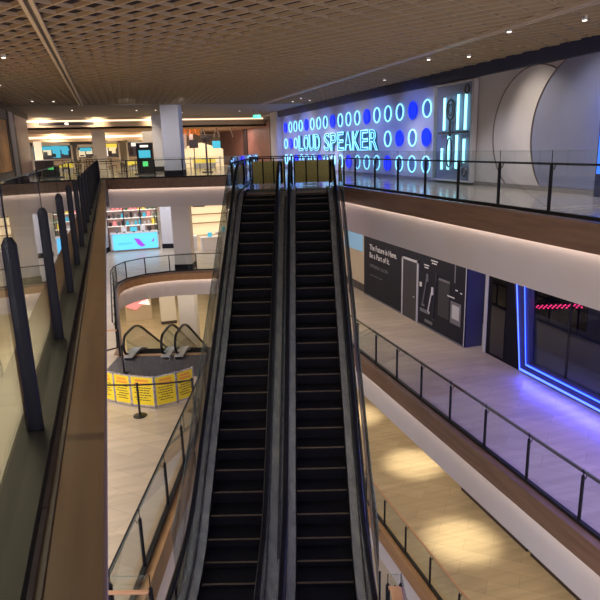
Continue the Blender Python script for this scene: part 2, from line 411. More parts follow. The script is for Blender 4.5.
# ------------------------------------------------------------ balustrades
def balustrade(lab,posts,z,inward,ph=.97,gh=1.2,hr='post',hmat='post',group=None,handrail=True,chw=.09,pw=.055,pd=.06,hroff=.09,hh=None,glass='glass',skip_ends=False,name='glass_balustrade',cat='railing',chh=.07):
    """posts: list of (x,y); inward: +1 when the floor lies left of travel"""
    cx=sum(p[0] for p in posts)/len(posts); cy=sum(p[1] for p in posts)/len(posts)
    t=thing(name,lab,cat,(cx,cy,z+.0),group)
    n=len(posts)
    ch=MB(); ch.sweep([(x,y,z+chh/2+.02) for x,y in posts],[(-chw/2,-chh/2),(chw/2,-chh/2),(chw/2,chh/2),(-chw/2,chh/2)]); ch.build('base_channel',M['channel'],t)
    for i,(x,y) in enumerate(posts):
        a=posts[max(0,i-1)]; b=posts[min(n-1,i+1)]; rz=atan2(b[1]-a[1],b[0]-a[0])
        d=MB(); d.bevelpost(x,y,z+.02,z+ph,pd,pw,rz)
        d.cyl(x,y,z+ph-.01,z+gh+.015,.008,n=6)
        if handrail:
            nx,ny=-sin(rz)*inward,cos(rz)*inward; h=(hh or ph)
            d.tube([(x,y,z+h-.10),(x+nx*hroff*.7,y+ny*hroff*.7,z+h-.10),(x+nx*hroff,y+ny*hroff,z+h-.02)],.010,6)
        d.build('post',M['post'],t)
    for i in range(n-1):
        a,b=Vector(posts[i]),Vector(posts[i+1]); dd=(b-a).normalized(); a=a+dd*.035; b=b-dd*.035
        nn=Vector((-dd.y,dd.x))*.006
        g=MB(); g.hexa([(*(a-nn),z+.06),(*(b-nn),z+.06),(*(b+nn),z+.06),(*(a+nn),z+.06),(*(a-nn),z+gh),(*(b-nn),z+gh),(*(b+nn),z+gh),(*(a+nn),z+gh)])
        pane=g.build('glass_panel',M[glass],t)
        e=MB(); e.tube([(*a,z+gh+.002),(*b,z+gh+.002)],.0045,5); e.build('top_edge',M['frost'],pane)
    if handrail:
        off=offset(posts,hroff*inward); h=(hh or ph)
        hb=MB(); hb.sweep([(x,y,z+h) for x,y in off],[(-.024,-.02),(.024,-.02),(.03,0),(.024,.02),(-.024,.02),(-.03,0)]); hb.build('handrail',M[hmat],t)
    return t
L=lambda a,b,n:[(a[0]+(b[0]-a[0])*i/(n-1),a[1]+(b[1]-a[1])*i/(n-1)) for i in range(n)]
# upper floor, left: posts 1.6 m apart beside the camera
balustrade('nearest glass railing with tall dark posts along the wooden ledge on the left',[(-.48,-1.71+1.58*i) for i in range(23)],Z3,1,ph=1.05,gh=1.30,handrail=False,chw=.17,pw=.078,pd=.05,chh=.06)
# upper floor, far side
fl=(.06,33.75); fr=(farR[0]-.25,farR[1]+.22)
balustrade('glass railing with black handrail across the far edge of the upper floor',L((-.46,33.86),(6.6,31.55),6),Z3,1,ph=.95,gh=1.05)
# upper floor, right
balustrade('black-posted glass railing in front of the neon sign wall on the upper floor',[(8.03,4.76+1.6*i) for i in range(10)]+[(8.03,20.2)],Z3,-1,ph=.97,gh=1.21)
# peninsula of the upper landing
q=[E(PEN_L+.22,19.6+1.5*i) for i in range(8)]
balustrade('glass railing along the left side of the escalator landing upstairs',q,Z3,-1,ph=.97,gh=1.15)
# middle floor
balustrade('glass railing of the middle floor opposite, in front of the blue-lit shop',[(7.98,3.35+1.55*i) for i in range(14)],Z2,-1,ph=1.05,gh=1.17)
q=[E(-3.04,7.4),E(-3.04,9.0)]+[E(-3.04,9.2+1.66*i) for i in range(1,7)]
balustrade('glass railing beside the left escalator on the tiled floor of the middle level',q,Z2,1,ph=1.05,gh=1.2)
balustrade('short glass railing with wooden handrail closing the gap at the foot of the left escalator',[E(-3.02,7.3),E(-2.42,7.3)],Z2,-1,ph=1.05,gh=1.25,hmat='rail_wood')
balustrade('short glass railing with wooden handrail at the foot of the right escalator',[E(1.03,7.3),E(1.22,7.3),E(1.22,5.6),E(1.22,3.6)],Z2,-1,ph=1.05,gh=1.2,hmat='rail_wood')
q=[(-.32,22.6+1.45*i) for i in range(8)]+[(-.14,34.2),(.42,35.3),(1.55,36.12),(3.0,36.35),(4.6,36.15),(6.3,35.65),(7.6,35.2)]
balustrade('curved glass railing of the middle floor before the lit kiosk',q,Z2,1,ph=1.02,gh=1.08)
# lower floor right
balustrade('glass railing with wooden handrail on the lower floor beside the void',[(7.95,5.55+1.56*i) for i in range(14)],Z1,-1,ph=1.02,gh=1.06,hmat='rail_wood')

# ------------------------------------------------------------ escalators
def ramp(a,a0,a1,z0,z1,w=.7):
    """inclined line eased into level runs at both ends"""
    s=(z1-z0)/(a1-a0)
    def ease(t):  # integral of a smoothed unit step
        if t<-w: return 0
        if t>w: return t
        return (t+w)**2/(4*w)
    return z0+s*(ease(a-a0)-ease(a-a1))
def escalator(lab,r0,r1,a0,a1,z0,z1,group=None,lo=1.55,hi=1.5,nest=1.0,sides=(-1,1),down=False,outer=(True,True),ndiv=44):
    """steps between r0 and r1 climbing from (a0,z0) to (a1,z1); a grows uphill"""
    cx,cy=E((r0+r1)/2,(a0+a1)/2)
    t=thing('escalator',lab,'escalator',(cx,cy,z0),group)
    f=lambda a:ramp(a,a0,a1,z0,z1)
    # steps
    A=a0-1.15; k=0; step_pitch=.4
    while A<a1+1.0:
        b=MB(); zt=ramp(A+.12,a0,a1,z0,z1,.9)
        p=[E3(r0+.01,A,0),E3(r1-.01,A,0),E3(r1-.01,A+.4,0),E3(r0+.01,A+.4,0)]
        zl=zt-.24
        b.hexa([(x,y,zl) for x,y,_ in p]+[(x,y,zt) for x,y,_ in p],0)
        q=[E3(r0+.02,A-.006,0),E3(r1-.02,A-.006,0),E3(r1-.02,A+.012,0),E3(r0+.02,A+.012,0)]
        b.hexa([(x,y,zt-.02) for x,y,_ in q]+[(x,y,zt+.003) for x,y,_ in q],1)
        # side demarcation lines
        b.build('step',['step','nose'],t)
        A+=.4; k+=1
    # comb and floor plates
    for (aa,ab,z,nm) in ((a0-.95-lo,a0-.95,z0,'floor_plate'),(a1+1.0,a1+1.0+hi,z1,'floor_plate')):
        b=MB(); p=[E3(r0-.30,aa,0),E3(r1+.30,aa,0),E3(r1+.30,ab,0),E3(r0-.30,ab,0)]
        b.hexa([(x,y,z-.1) for x,y,_ in p]+[(x,y,z+.012) for x,y,_ in p]); b.build(nm,M['plate'],t)
        ca,cb=(ab-.16,ab+.05) if aa<a0-1 else (aa-.05,aa+.16)
        b=MB(); p=[E3(r0,ca,0),E3(r1,ca,0),E3(r1,cb,0),E3(r0,cb,0)]
        b.hexa([(x,y,z) for x,y,_ in p]+[(x,y,z+.03) for x,y,_ in p]); b.build('comb',M['steel2'],t)
    s0,s1=a0-.95-.75,a1+1.0+.75
    def path(r,dz,n=ndiv,sa=s0,sb=s1): return [E3(r,sa+(sb-sa)*i/n,f(sa+(sb-sa)*i/n)+dz) for i in range(n+1)]
    for s in sides:
        e=r0 if s<0 else r1; wide=outer[0 if s<0 else 1]
        # skirt and inner deck
        b=MB(); P=path(e+s*.0,0); Q=[(-.006*1,-.25),(.006,-.25),(.006,.10),(-.006,.10)]; b.sweep(P,Q); b.build('skirt',M['step'],t)
        gi=.10 if (s>0 and r1<0) else .17; g=e+s*gi; hw=gi/2-.012
        b=MB(); P=path(e+s*(gi/2-.01),.10); b.sweep(P,[(-hw,-.012),(hw,-.012),(hw,.012),(-hw,.012)]); b.build('inner_deck',M['steel'],t)
        b=MB(); P=path(g,.11); b.sweep(P,[(-.016,-.03),(.016,-.03),(.016,.03),(-.016,.03)]); b.build('glass_clamp',M['steel2'],t)
        # outer deck, side cladding down to the truss
        ow=.12; o0=gi+.02; o1=.29
        b=MB(); P=path(e+s*(o0+o1)/2,.10); hw=(o1-o0)/2; b.sweep(P,[(-hw,-.012),(hw,-.012),(hw,.012),(-hw,.012)]); b.build('outer_deck',M['steel'],t)
        if wide:
            b=MB(); P=path(e+s*(.20+ow),-.40,sa=s0+.5,sb=s1-.8); b.sweep(P,[(-.012,-.55),(.012,-.55),(.012,.49),(-.012,.49)]); b.build('side_cladding',M['steel2'],t)
        # glass balustrade in panels
        n=9
        for i in range(n):
            ga=s0+.1+(s1-s0-.2)*i/n; gb=s0+.1+(s1-s0-.2)*(i+1)/n-.02
            b=MB(); m=6; V=[];F=[]
            for j in range(m+1):
                a=ga+(gb-ga)*j/m; z=f(a)
                for q_ in (-.006,.006):
                    V.append(E3(g+q_,a,z+.12)); V.append(E3(g+q_,a,z+.93))
            for j in range(m):
                o=j*4; F+=[(o,o+4,o+5,o+1),(o+2,o+3,o+7,o+6),(o+1,o+5,o+7,o+3),(o,o+2,o+6,o+4)]
            F+=[(0,1,3,2),(m*4,m*4+2,m*4+3,m*4+1)]
            b.add(V,F); b.build('glass_panel',M['glassE'],t)
        # handrail loop: top run plus the half circles at both newels
        top=path(g,.97); R=.36; hp=[]
        def newel(a,z,dirn):
            c=[];
            for i in range(1,9):
                th=pi/2-pi*i/8; c.append(E3(g,a+dirn*R*cos(th),z-R+R*sin(th)))
            return c
        zb=f(s0)+.97; zt_=f(s1)+.97
        hp=list(reversed(newel(s0,zb,-1)))+top+newel(s1,zt_,1)
        b=MB()
        # sweep with a fixed sideways vector
        prof=[(-.04,-.018),(.04,-.018),(.045,.004),(.03,.026),(-.03,.026),(-.045,.004)]
        side=Vector((AY,-AX,0)); V=[];F=[]; K=len(prof)
        for i,p in enumerate(hp):
            p=Vector(p); a=Vector(hp[max(0,i-1)]); c=Vector(hp[min(len(hp)-1,i+1)]); tt=(c-a).normalized(); u=side.cross(tt).normalized()
            for q_,w in prof: V.append(p+side*q_+u*w)
        for i in range(len(hp)-1):
            for m_ in range(K): F.append((i*K+m_,i*K+(m_+1)%K,(i+1)*K+(m_+1)%K,(i+1)*K+m_))
        F+=[tuple(range(K)),tuple(range((len(hp)-1)*K,len(hp)*K))]
        b.add(V,F); b.build('handrail',M['rubber'],t,smooth=False)
        # newel glass discs
        for (a_,z_,d_) in ((s0,zb,-1),(s1,zt_,1)):
            b=MB(); pts=[(a_,z_)]; V=[]; 
            arc=[(a_+d_*R*.93*cos(pi/2-pi*i/10),z_-R+R*.93*sin(pi/2-pi*i/10)) for i in range(11)]
            arc=[(a_,z_-.04)]+arc[1:]+[(a_,z_-.85+.0)]
            nA=len(arc)
            for q_ in (-.006,.006): V+= [E3(g+q_,x_,zz) for x_,zz in arc]
            F=[tuple(range(nA)),tuple(reversed(range(nA,2*nA)))]+[(i,(i+1)%nA,nA+(i+1)%nA,nA+i) for i in range(nA)]
            b.add(V,F); b.build('newel_glass',M['glassE'],t)
    # truss underside
    b=MB(); P=path((r0+r1)/2,-.88,sa=s0+.6,sb=s1-.9); w=(r1-r0)/2+.3; b.sweep(P,[(-w,-.05),(w,-.05),(w,.05),(-w,.05)]); b.build('truss_underside',M['whitel'],t)
    return t
run=(Z3-Z2)/.595
A0=8.87; A1=A0+run
escalator('left escalator of the big central pair climbing to the upper floor',-1.96,-.96,A0,A1,Z2,Z3)
escalator('right escalator of the big central pair climbing to the upper floor',-.35,.65,A0,A1,Z2,Z3)
# steel filler strip between the pair
mb=MB(); f=lambda a:ramp(a,A0,A1,Z2,Z3)
mb.sweep([E3(-.655,7.2+13.1*i/44,f(7.2+13.1*i/44)+.105) for i in range(45)],[(-.013,-.012),(.013,-.012),(.013,.012),(-.013,.012)])
tag(mb.build('cover_strip',M['steel']),'narrow steel strip covering the gap between the two central escalators','cover strip')
# sloping outer glass screens
def screen(lab,r,outside):
    t=thing('glass_screen',lab,'glass screen',(*E(r,14),Z2))
    n=10; sa,sb=8.4,19.6
    for i in range(n):
        a,b_=sa+(sb-sa)*i/n,sa+(sb-sa)*(i+1)/n-.015
        V=[]
        for aa in (a,b_):
            for q_ in (-.005,.005): V+= [E3(r+q_,aa,f(aa)+.0),E3(r+q_,aa,f(aa)+1.16)]
        b=MB(); b.add(V,[(0,4,5,1),(2,3,7,6),(1,5,7,3),(0,2,6,4),(0,1,3,2),(4,6,7,5)]); p=b.build('glass_panel',M['glass'],t)
        e=MB(); e.tube([E3(r,a,f(a)+1.163),E3(r,b_,f(b_)+1.163)],.005,5); e.build('top_edge',M['frost'],p)
        if i%2==0:
            c=MB(); c.tube([E3(r+outside*.02,a,f(a)-.25),E3(r+outside*.02,a,f(a)+.35)],.02,6); c.build('bracket',M['post'],t)
screen('sloping glass screen along the outer side of the left central escalator',-2.34,-1)
screen('sloping glass screen along the outer side of the right central escalator',1.03,1)

# the pair going down from the middle floor to the lower floor
runD=(Z2-Z1)/.577
def down_esc(lab,r0,r1):
    """same machine, descending away from the camera: build it mirrored along the axis"""
    cx,cy=E((r0+r1)/2,20.5)
    t=thing('escalator',lab,'escalator',(cx,cy,Z2),'pair of escalators going down behind the yellow boards')
    a0,a1=21.3,21.3+runD
    fd=lambda a:ramp(a,a0,a1,Z2,Z1)
    A=a0-.8
    while A<a0+6:
        b=MB(); zt=ramp(A+.2,a0,a1,Z2,Z1,.9); p=[E3(r0+.01,A,0),E3(r1-.01,A,0),E3(r1-.01,A+.4,0),E3(r0+.01,A+.4,0)]
        b.hexa([(x,y,zt-.24) for x,y,_ in p]+[(x,y,zt) for x,y,_ in p],0); b.build('step',['step','nose'],t); A+=.4
    b=MB(); p=[E3(r0-.2,18.3,0),E3(r1+.2,18.3,0),E3(r1+.2,a0-.8,0),E3(r0-.2,a0-.8,0)]
    b.hexa([(x,y,Z2-.05) for x,y,_ in p]+[(x,y,Z2+.012) for x,y,_ in p]); b.build('floor_plate',M['plate'],t)
    s0,s1=19.9,a1+1.2
    def path(r,dz,n=34): return [E3(r,s0+(s1-s0)*i/n,fd(s0+(s1-s0)*i/n)+dz) for i in range(n+1)]
    for s in (-1,1):
        e=r0 if s<0 else r1; g=e+s*.16
        b=MB(); b.sweep(path(e+s*.16,.10),[(-.16,-.02),(.16,-.02),(.16,.02),(-.16,.02)]); b.build('deck',M['skirt'],t)
        b=MB(); b.sweep(path(e+s*.31,-.35),[(-.012,-.5),(.012,-.5),(.012,.45),(-.012,.45)]); b.build('side_cladding',M['steel'],t)
        b=MB(); n=34; V=[];F=[]
        for i in range(n+1):
            a=s0+(s1-s0)*i/n
            for q_ in (-.006,.006): V+=[E3(g+q_,a,fd(a)+.12),E3(g+q_,a,fd(a)+.93)]
        for j in range(n):
            o=j*4; F+=[(o,o+4,o+5,o+1),(o+2,o+3,o+7,o+6),(o+1,o+5,o+7,o+3),(o,o+2,o+6,o+4)]
        b.add(V,F); b.build('glass_panel',M['glassE'],t)
        R=.36; zb=Z2+.97
        nw=[E3(g,s0-R*cos(pi/2-pi*i/8),zb-R+R*sin(pi/2-pi*i/8)) for i in range(8,0,-1)]
        hp=nw+path(g,.97); b=MB(); side=Vector((AY,-AX,0)); V=[];F=[]
        prof=[(-.04,-.03),(.04,-.03),(.045,.004),(.03,.03),(-.03,.03),(-.045,.004)]; K=6
        for i,p in enumerate(hp):
            p=Vector(p); a=Vector(hp[max(0,i-1)]); c=Vector(hp[min(len(hp)-1,i+1)]); tt=(c-a).normalized(); u=side.cross(tt).normalized()
            for q_,w in prof: V.append(p+side*q_+u*w)
        for i in range(len(hp)-1):
            for m_ in range(K): F.append((i*K+m_,i*K+(m_+1)%K,(i+1)*K+(m_+1)%K,(i+1)*K+m_))
        b.add(V,F); b.build('handrail',M['rubber'],t)
down_esc('left one of the two escalators going down behind the yellow boards',-6.35,-5.35)
down_esc('right one of the two escalators going down behind the yellow boards',-4.55,-3.55)
mb=MB(); p=[E3(-7.0,18.2,0),E3(-3.25,18.2,0),E3(-3.25,20.35,0),E3(-7.0,20.35,0)]
mb.hexa([(x,y,Z2+.001) for x,y,_ in p]+[(x,y,Z2+.008) for x,y,_ in p])
tag(mb.build('entrance_mat',M['plate']),'dark grey mat in front of the escalators going down','mat')

# ------------------------------------------------------------ text on walls
def text_mesh(body,width,height,mode='fill',depth=.01,bevel=.0,bold=0.0):
    cu=bpy.data.curves.new('lettering','FONT'); cu.body=body; cu.size=1
    if bold: cu.offset=bold
    if mode=='outline': cu.fill_mode='NONE'; cu.bevel_depth=0
    else: cu.extrude=depth/2
    cu.resolution_u=3
    ob=bpy.data.objects.new('lettering',cu); COL.objects.link(ob)
    dg=bpy.context.evaluated_depsgraph_get(); dg.update()
    me=bpy.data.meshes.new_from_object(ob.evaluated_get(dg)); 
    bpy.data.objects.remove(ob); 
    xs=[v.co.x for v in me.vertices]; ys=[v.co.y for v in me.vertices]
    x0,x1,y0,y1=min(xs),max(xs),min(ys),max(ys)
    return me,(x0,x1,y0,y1)
def place_text(name,body,x,yc_left,zc_bottom,width,height,m,parent,depth=.01,bold=0.0,outline=0,facing='-x'):
    """letters on a wall seen from -x: reading direction runs toward -y"""
    if outline:
        me,(x0,x1,y0,y1)=text_mesh(body,width,height,'outline',bold=bold)
    else:
        me,(x0,x1,y0,y1)=text_mesh(body,width,height,'fill',depth,bold=bold)
    sx=width/(x1-x0); sy=height/(y1-y0)
    def T(c): 
        if facing=='-x': return (x-c[2],yc_left-(c[0]-x0)*sx,zc_bottom+(c[1]-y0)*sy)
        return (yc_left+(c[0]-x0)*sx, x-c[2], zc_bottom+(c[1]-y0)*sy)      # facing -y
    if outline:
        pts=[T(v.co) for v in me.vertices]; adj={}
        for e in me.edges:
            a,b=e.vertices; adj.setdefault(a,[]).append(b); adj.setdefault(b,[]).append(a)
        mb=MB(); seen=set()
        for s in list(adj):
            if s in seen: continue
            loop=[s]; seen.add(s); cur=s
            while True:
                nx=[k for k in adj[cur] if k not in seen]
                if not nx: break
                cur=nx[0]; seen.add(cur); loop.append(cur)
            if len(loop)>3:
                P=[pts[i] for i in loop]; Q=[P[0]]
                for p_ in P[1:]:
                    if (Vector(p_)-Vector(Q[-1])).length>.02: Q.append(p_)
                mb.tube(Q,outline,5,close=True,up=(1,0,0))
        o=mb.build(name,M[m],parent)
    else:
        mb=MB(); mb.add([T(v.co) for v in me.vertices],[tuple(p.vertices) for p in me.polygons]); o=mb.build(name,M[m],parent)
    bpy.data.meshes.remove(me)
    return o

# ------------------------------------------------------------ neon wall on the upper floor
WX=11.82
ORD=['leftmost','second','third','fourth','fifth','sixth','seventh','eighth','ninth','tenth','eleventh','twelfth','thirteenth','fourteenth']
count={}
rings=[]
rows=((1.27,0),(.22,1),(-.81,2))
SP=1.128; Y0=40.22
rowname={0:'top',1:'middle',2:'bottom'}
lit=[];ring_proto=[None]; disc_proto=[None]
for zc,row in rows:
    for i in range(18):
        y=Y0-SP*i
        if row==1 and 3<=i<=13: continue
        filled=(row==0 and i%4==0) or (row==1 and i in (1,15,17)) or (row==2 and i%4==2)
        kk=(row,filled); n_=count.get(kk,0); count[kk]=n_+1; od=ORD[n_]+('' if n_==0 else ' from the left')
        if filled:
            lab='solid blue disc, %s in the %s row of the neon wall'%(od,rowname[row]); grp='blue light discs in the %s row'%rowname[row]
            if disc_proto[0] is None:
                t=thing('light_disc',lab,'light disc',(0,0,0),grp,local=True)
                n=28; b=MB(); V=[(-.01,.30*cos(2*pi*k/n),.30*sin(2*pi*k/n)) for k in range(n)]+[(-.06,.30*cos(2*pi*k/n),.30*sin(2*pi*k/n)) for k in range(n)]
                b.add(V,[(k,(k+1)%n,n+(k+1)%n,n+k) for k in range(n)]+[tuple(range(n)),tuple(range(n,2*n))]); b.build('face',M['blueN'],t)
                b=MB(); b.tube([(-.06,.325*cos(2*pi*k/n),.325*sin(2*pi*k/n)) for k in range(n)],.02,6,close=True,up=(1,0,0)); b.build('rim',M['blueN'],t)
                disc_proto[0]=t; t.location=(WX,y,zc)
            else: dup(disc_proto[0],(WX,y,zc),lab,group=grp)
        else:
            lab='pale blue neon ring, %s in the %s row'%(od,rowname[row]); grp='neon rings in the %s row'%rowname[row]
            if ring_proto[0] is None:
                t=thing('neon_ring',lab,'neon ring',(0,0,0),grp,local=True)
                n=28; b=MB(); V=[(-.005,.30*cos(2*pi*k/n),.30*sin(2*pi*k/n)) for k in range(n)]+[(-.02,.30*cos(2*pi*k/n),.30*sin(2*pi*k/n)) for k in range(n)]
                b.add(V,[(k,(k+1)%n,n+(k+1)%n,n+k) for k in range(n)]+[tuple(range(n)),tuple(range(n,2*n))]); b.build('backing',M['ringfill'],t)
                b=MB(); b.tube([(-.05,.315*cos(2*pi*k/n),.315*sin(2*pi*k/n)) for k in range(n)],.026,6,close=True,up=(1,0,0)); b.build('tube',M['cyan'],t)
                ring_proto[0]=t; t.location=(WX,y,zc)
            else: dup(ring_proto[0],(WX,y,zc),lab,group=grp)
# LOUD SPEAKER, condensed outlined letters
sg=thing('neon_sign','big outlined cyan neon lettering reading LOUD SPEAKER','sign',(WX,31.3,-.25))
word='LOUD SPEAKER'; yl,yr=37.15,25.2; pitch=(yl-yr)/11.55
y=yl
for ch in word:
    if ch==' ': y-=pitch*.55; continue
    w=pitch*.84
    o=place_text('letter',ch,WX-.05,y,-.24,w,.90,'letterfill',sg,depth=.06,bold=.085)
    place_text('neon_outline',ch,WX-.10,y,-.24,w,.90,'cyan',o,bold=.085,outline=.015)
    y-=pitch
# neon panel with tubes
pn=thing('neon_art_panel','tall glass-fronted panel with vertical cyan neon tubes and an oval lamp drawing','neon panel',(11.8,19.0,-1.3))
b=MB(); b.box(11.74,11.81,17.85,20.25,-1.30,1.93); b.build('back_board',M['disc'],pn)
b=MB(); b.box(11.62,11.78,17.72,17.85,-1.35,1.98); b.box(11.62,11.78,20.25,20.33,-1.35,1.98); b.box(11.62,11.78,17.85,20.25,1.93,1.98); b.box(11.62,11.78,17.85,20.25,-1.35,-1.30); b.build('frame',M['wall3'],pn)
for (yy,za,zb) in ((19.62,.42,1.53),(18.74,.42,1.58),(18.27,.40,1.56),(19.72,-.95,-.2),(19.28,-.95,.24),(18.76,-.9,.24),(18.30,-.7,.10)):
    b=MB(); b.box(11.66,11.70,yy-.05,yy+.05,za,zb); b.build('neon_tube',M['cyan2'],pn)
b=MB(); b.tube([(11.63,19.15+.24*cos(2*pi*k/24),1.10+.34*sin(2*pi*k/24)) for k in range(24)],.035,6,close=True,up=(1,0,0))
b.tube([(11.63,19.15+.13*cos(2*pi*k/24),1.10+.20*sin(2*pi*k/24)) for k in range(24)],.02,6,close=True,up=(1,0,0))
b.box(11.61,11.65,19.10,19.20,.2,.78); b.box(11.6,11.66,18.0,19.9,.30,.36)
b.tube([(11.63,19.15+.17*cos(2*pi*k/24),-.35+.5*sin(2*pi*k/24)) for k in range(24)],.025,6,close=True,up=(1,0,0))
b.build('drawing',M['figure'],pn)
for yy,zz in ((18.15,1.70),(18.15,-1.0)):
    b=MB(); b.tube([(11.63,yy+.12*cos(2*pi*k/16),zz+.14*sin(2*pi*k/16)) for k in range(16)],.03,6,close=True,up=(1,0,0)); b.build('knob_ring',M['figure'],pn)
# big disc decorations (cut by the wall's top and foot)
def arc_disc(lab,yc,zc,R,fill,x):
    t=thing('wall_disc',lab,'wall decoration',(11.8,yc,Z3))
    n=90; pts=[(yc+R*cos(2*pi*k/n),zc+R*sin(2*pi*k/n)) for k in range(n)]
    zlo,zhi=Z3+.14,2.04
    # half plane clip
    def clipz(P,zv,keep_above):
        out=[]
        for i in range(len(P)):
            a,b_=P[i],P[(i+1)%len(P)]
            ina=(a[1]>=zv)==keep_above; inb=(b_[1]>=zv)==keep_above
            if ina: out.append(a)
            if ina!=inb:
                u=(zv-a[1])/(b_[1]-a[1]); out.append((a[0]+(b_[0]-a[0])*u,zv))
        return out
    Q=clipz(clipz(pts,zlo,True),zhi,False); n=len(Q)
    b=MB(); V=[(x,*q) for q in Q]+[(x-.02,*q) for q in Q]
    b.add(V,[(k,(k+1)%n,n+(k+1)%n,n+k) for k in range(n)]+[tuple(range(n)),tuple(range(n,2*n))]); b.build('disc_face',M[fill],t)
    for sgn in (1,-1):
        arc=[]
        for k in range(0,181):
            th=pi*k/180-pi/2 if sgn>0 else pi*k/180+pi/2
            q=(yc+R*cos(th),zc+R*sin(th))
            if zlo<=q[1]<=zhi: arc.append((x-.035,*q))
        if len(arc)>3: b=MB(); b.tube(arc,.017,6,up=(1,0,0)); b.build('rim',M['ringm'],t)
arc_disc('large pale wall disc with thin bronze rim right of the neon panel',14.97,.2,1.85,'wall3',11.82)
arc_disc('large grey wall disc cut off by the picture edge on the upper right',12.79,.1,2.15,'disc',11.78)
# blue box added for the soft glow further along
t=thing('glow_box','tall blue box added to glow at the right end of the upper wall','light box',(11.4,11.4,Z3))
b=MB(); b.box(11.48,11.60,11.2,12.1,Z3,1.5); b.build('casing',M['band'],t)
b=MB(); b.box(11.46,11.48,11.25,12.05,-.85,1.45); b.build('face',mat('blue_box_face',(.05,.2,.9),.4,emit=(.02,.12,.9),es=.8),t)

# upper left wall poster
t=thing('poster','orange printed poster panel on the left wall of the upper walkway','poster',(-4.45,30.5,-.9))
b=MB(); b.box(-4.44,-4.42,27.6,32.6,-.75,1.6); b.build('print',M['poster'],t)
b=MB(); b.box(-4.45,-4.40,27.5,27.6,-.8,1.65); b.box(-4.45,-4.40,32.6,32.7,-.8,1.65); b.box(-4.45,-4.40,27.5,32.7,1.6,1.65); b.box(-4.45,-4.40,27.5,32.7,-.8,-.75); b.build('frame',M['brown'],t)

# ------------------------------------------------------------ middle floor, right: hoarding and shop
X=11.6
hd=thing('shop_hoarding','black printed hoarding with white slogan, grey door and pictured cleaners','hoarding',(X,22,Z2))
b=MB(); b.box(X,X+.06,17.72,26.6,Z2,-3.0); b.build('front_board',M['hoard'],hd)
b=MB(); b.box(X+.06,X+.75,17.66,17.72,Z2,-3.0); b.build('side_board',M['hoardB'],hd)
b=MB(); b.box(X-.01,X+.0,17.66,17.70,Z2,-3.0); b.build('corner_trim',M['paleg'],hd)
b=MB(); b.box(X-.02,X+.02,17.7,26.6,Z2,Z2+.06); b.build('skirting',M['print_grey'],hd)
place_text('printed_line','The Future is Here.',X-.012,25.9,-4.86,2.85,.26,'print_white',hd,.006,.01)
place_text('printed_line','Be a Part of It.',X-.012,25.9,-5.24,2.15,.26,'print_white',hd,.006,.01)
place_text('printed_line','OPENING SOON',X-.012,25.9,-5.70,2.0,.16,'print_grey',hd,.006)
b=MB()
for k in range(14): b.box(X-.012,X-.006,25.85-.1*k-.07,25.85-.1*k,-6.09,-6.06)
b.build('small_print',M['print_grey'],hd)
# door printed/built in the board
dr=MB(); dr.box(X-.03,X-.002,21.16,22.40,Z2+.04,-4.72); dr=dr.build('door',M['print_dark'],hd)
b=MB(); b.box(X-.05,X-.001,22.40,22.48,Z2+.02,-4.62); b.box(X-.05,X-.001,21.08,21.16,Z2+.02,-4.62); b.box(X-.05,X-.001,21.08,22.48,-4.70,-4.62); b.build('door_frame',M['paleg'],dr)
b=MB(); b.tube([(X-.07,21.28,-6.15),(X-.07,21.40,-6.15)],.02,6); b.build('door_handle',M['skirt'],dr)
b=MB(); b.box(X-.03,X-.002,20.80,20.95,-5.60,-5.42); b.build('switch_plate',M['print_white'],hd)
# pictured stick cleaners
def stick(y0,z0,y1,z1,m,head):
    b=MB(); b.tube([(X-.012,y0,z0),(X-.012,y1,z1)],.030,6); b.tube([(X-.012,y0-.02,z0-.3),(X-.012,y0,z0)],.055,6)
    b.box(X-.014,X-.004,y1-head,y1+head*.5,z1-.07,z1+.02); b.build('pictured_cleaner',M[m],hd)
stick(20.36,-5.0,20.70,-6.30,'print_grey',.15); stick(19.95,-5.45,20.26,-6.50,'print_white',.12); stick(19.68,-4.85,19.88,-6.70,'print_dark',.14)
b=MB(); b.box(X-.012,X-.004,18.72,19.50,-6.45,-5.05); b.build('pictured_cabinet',M['print_dark'],hd)
for q in ((18.72,19.50,-5.06,-4.98),(20.2,20.9,-6.62,-6.48),(19.9,20.5,-6.98,-6.86)):
    b=MB(); b.box(X-.016,X-.004,*q); b.build('printed_highlight',M['print_grey'],hd)
b=MB(); b.box(X-.014,X-.006,17.92,18.62,-6.50,-5.66); b.build('pictured_appliance',M['print_grey'],hd)
b=MB(); b.box(X-.018,X-.008,18.02,18.50,-6.30,-5.78); b.build('pictured_screen',M['paleg'],hd)
for (yy,zz,w) in ((19.86,-4.40,.5),(19.86,-4.50,.35),(20.45,-4.66,.4),(20.45,-4.76,.3),(18.62,-5.52,.5),(18.25,-5.2,.16),(17.95,-5.25,.12)):
    b=MB(); b.box(X-.014,X-.006,yy-w/2,yy+w/2,zz-.022,zz+.022); b.build('small_print',M['print_white'],hd)
b=MB(); b.box(X-.012,X-.004,18.35,18.42,-4.95,-4.2); b.build('pictured_nozzle',M['print_grey'],hd)
# pale pillar strip between the hoarding and the shop
b=MB(); b.box(12.0,12.14,16.95,17.12,Z2,-2.9)
tag(b.build('shop_pillar',M['paleg']),'narrow pale vertical post between the black hoarding and the dark shop','post')
# dark shop with blue LED frame
sh=thing('shopfront','dark glass shopfront outlined with a bright blue LED frame','shopfront',(12,13,Z2))
XS=12.0
b=MB(); b.box(XS+.02,XS+.1,14.9,16.95,Z2,-2.9); b.build('dark_pier',M['store_dark'],sh)
b=MB(); b.box(XS+.0,XS+.012,15.95,16.7,Z2+.1,-2.9); b.build('pier_glass',M['pane'],sh)
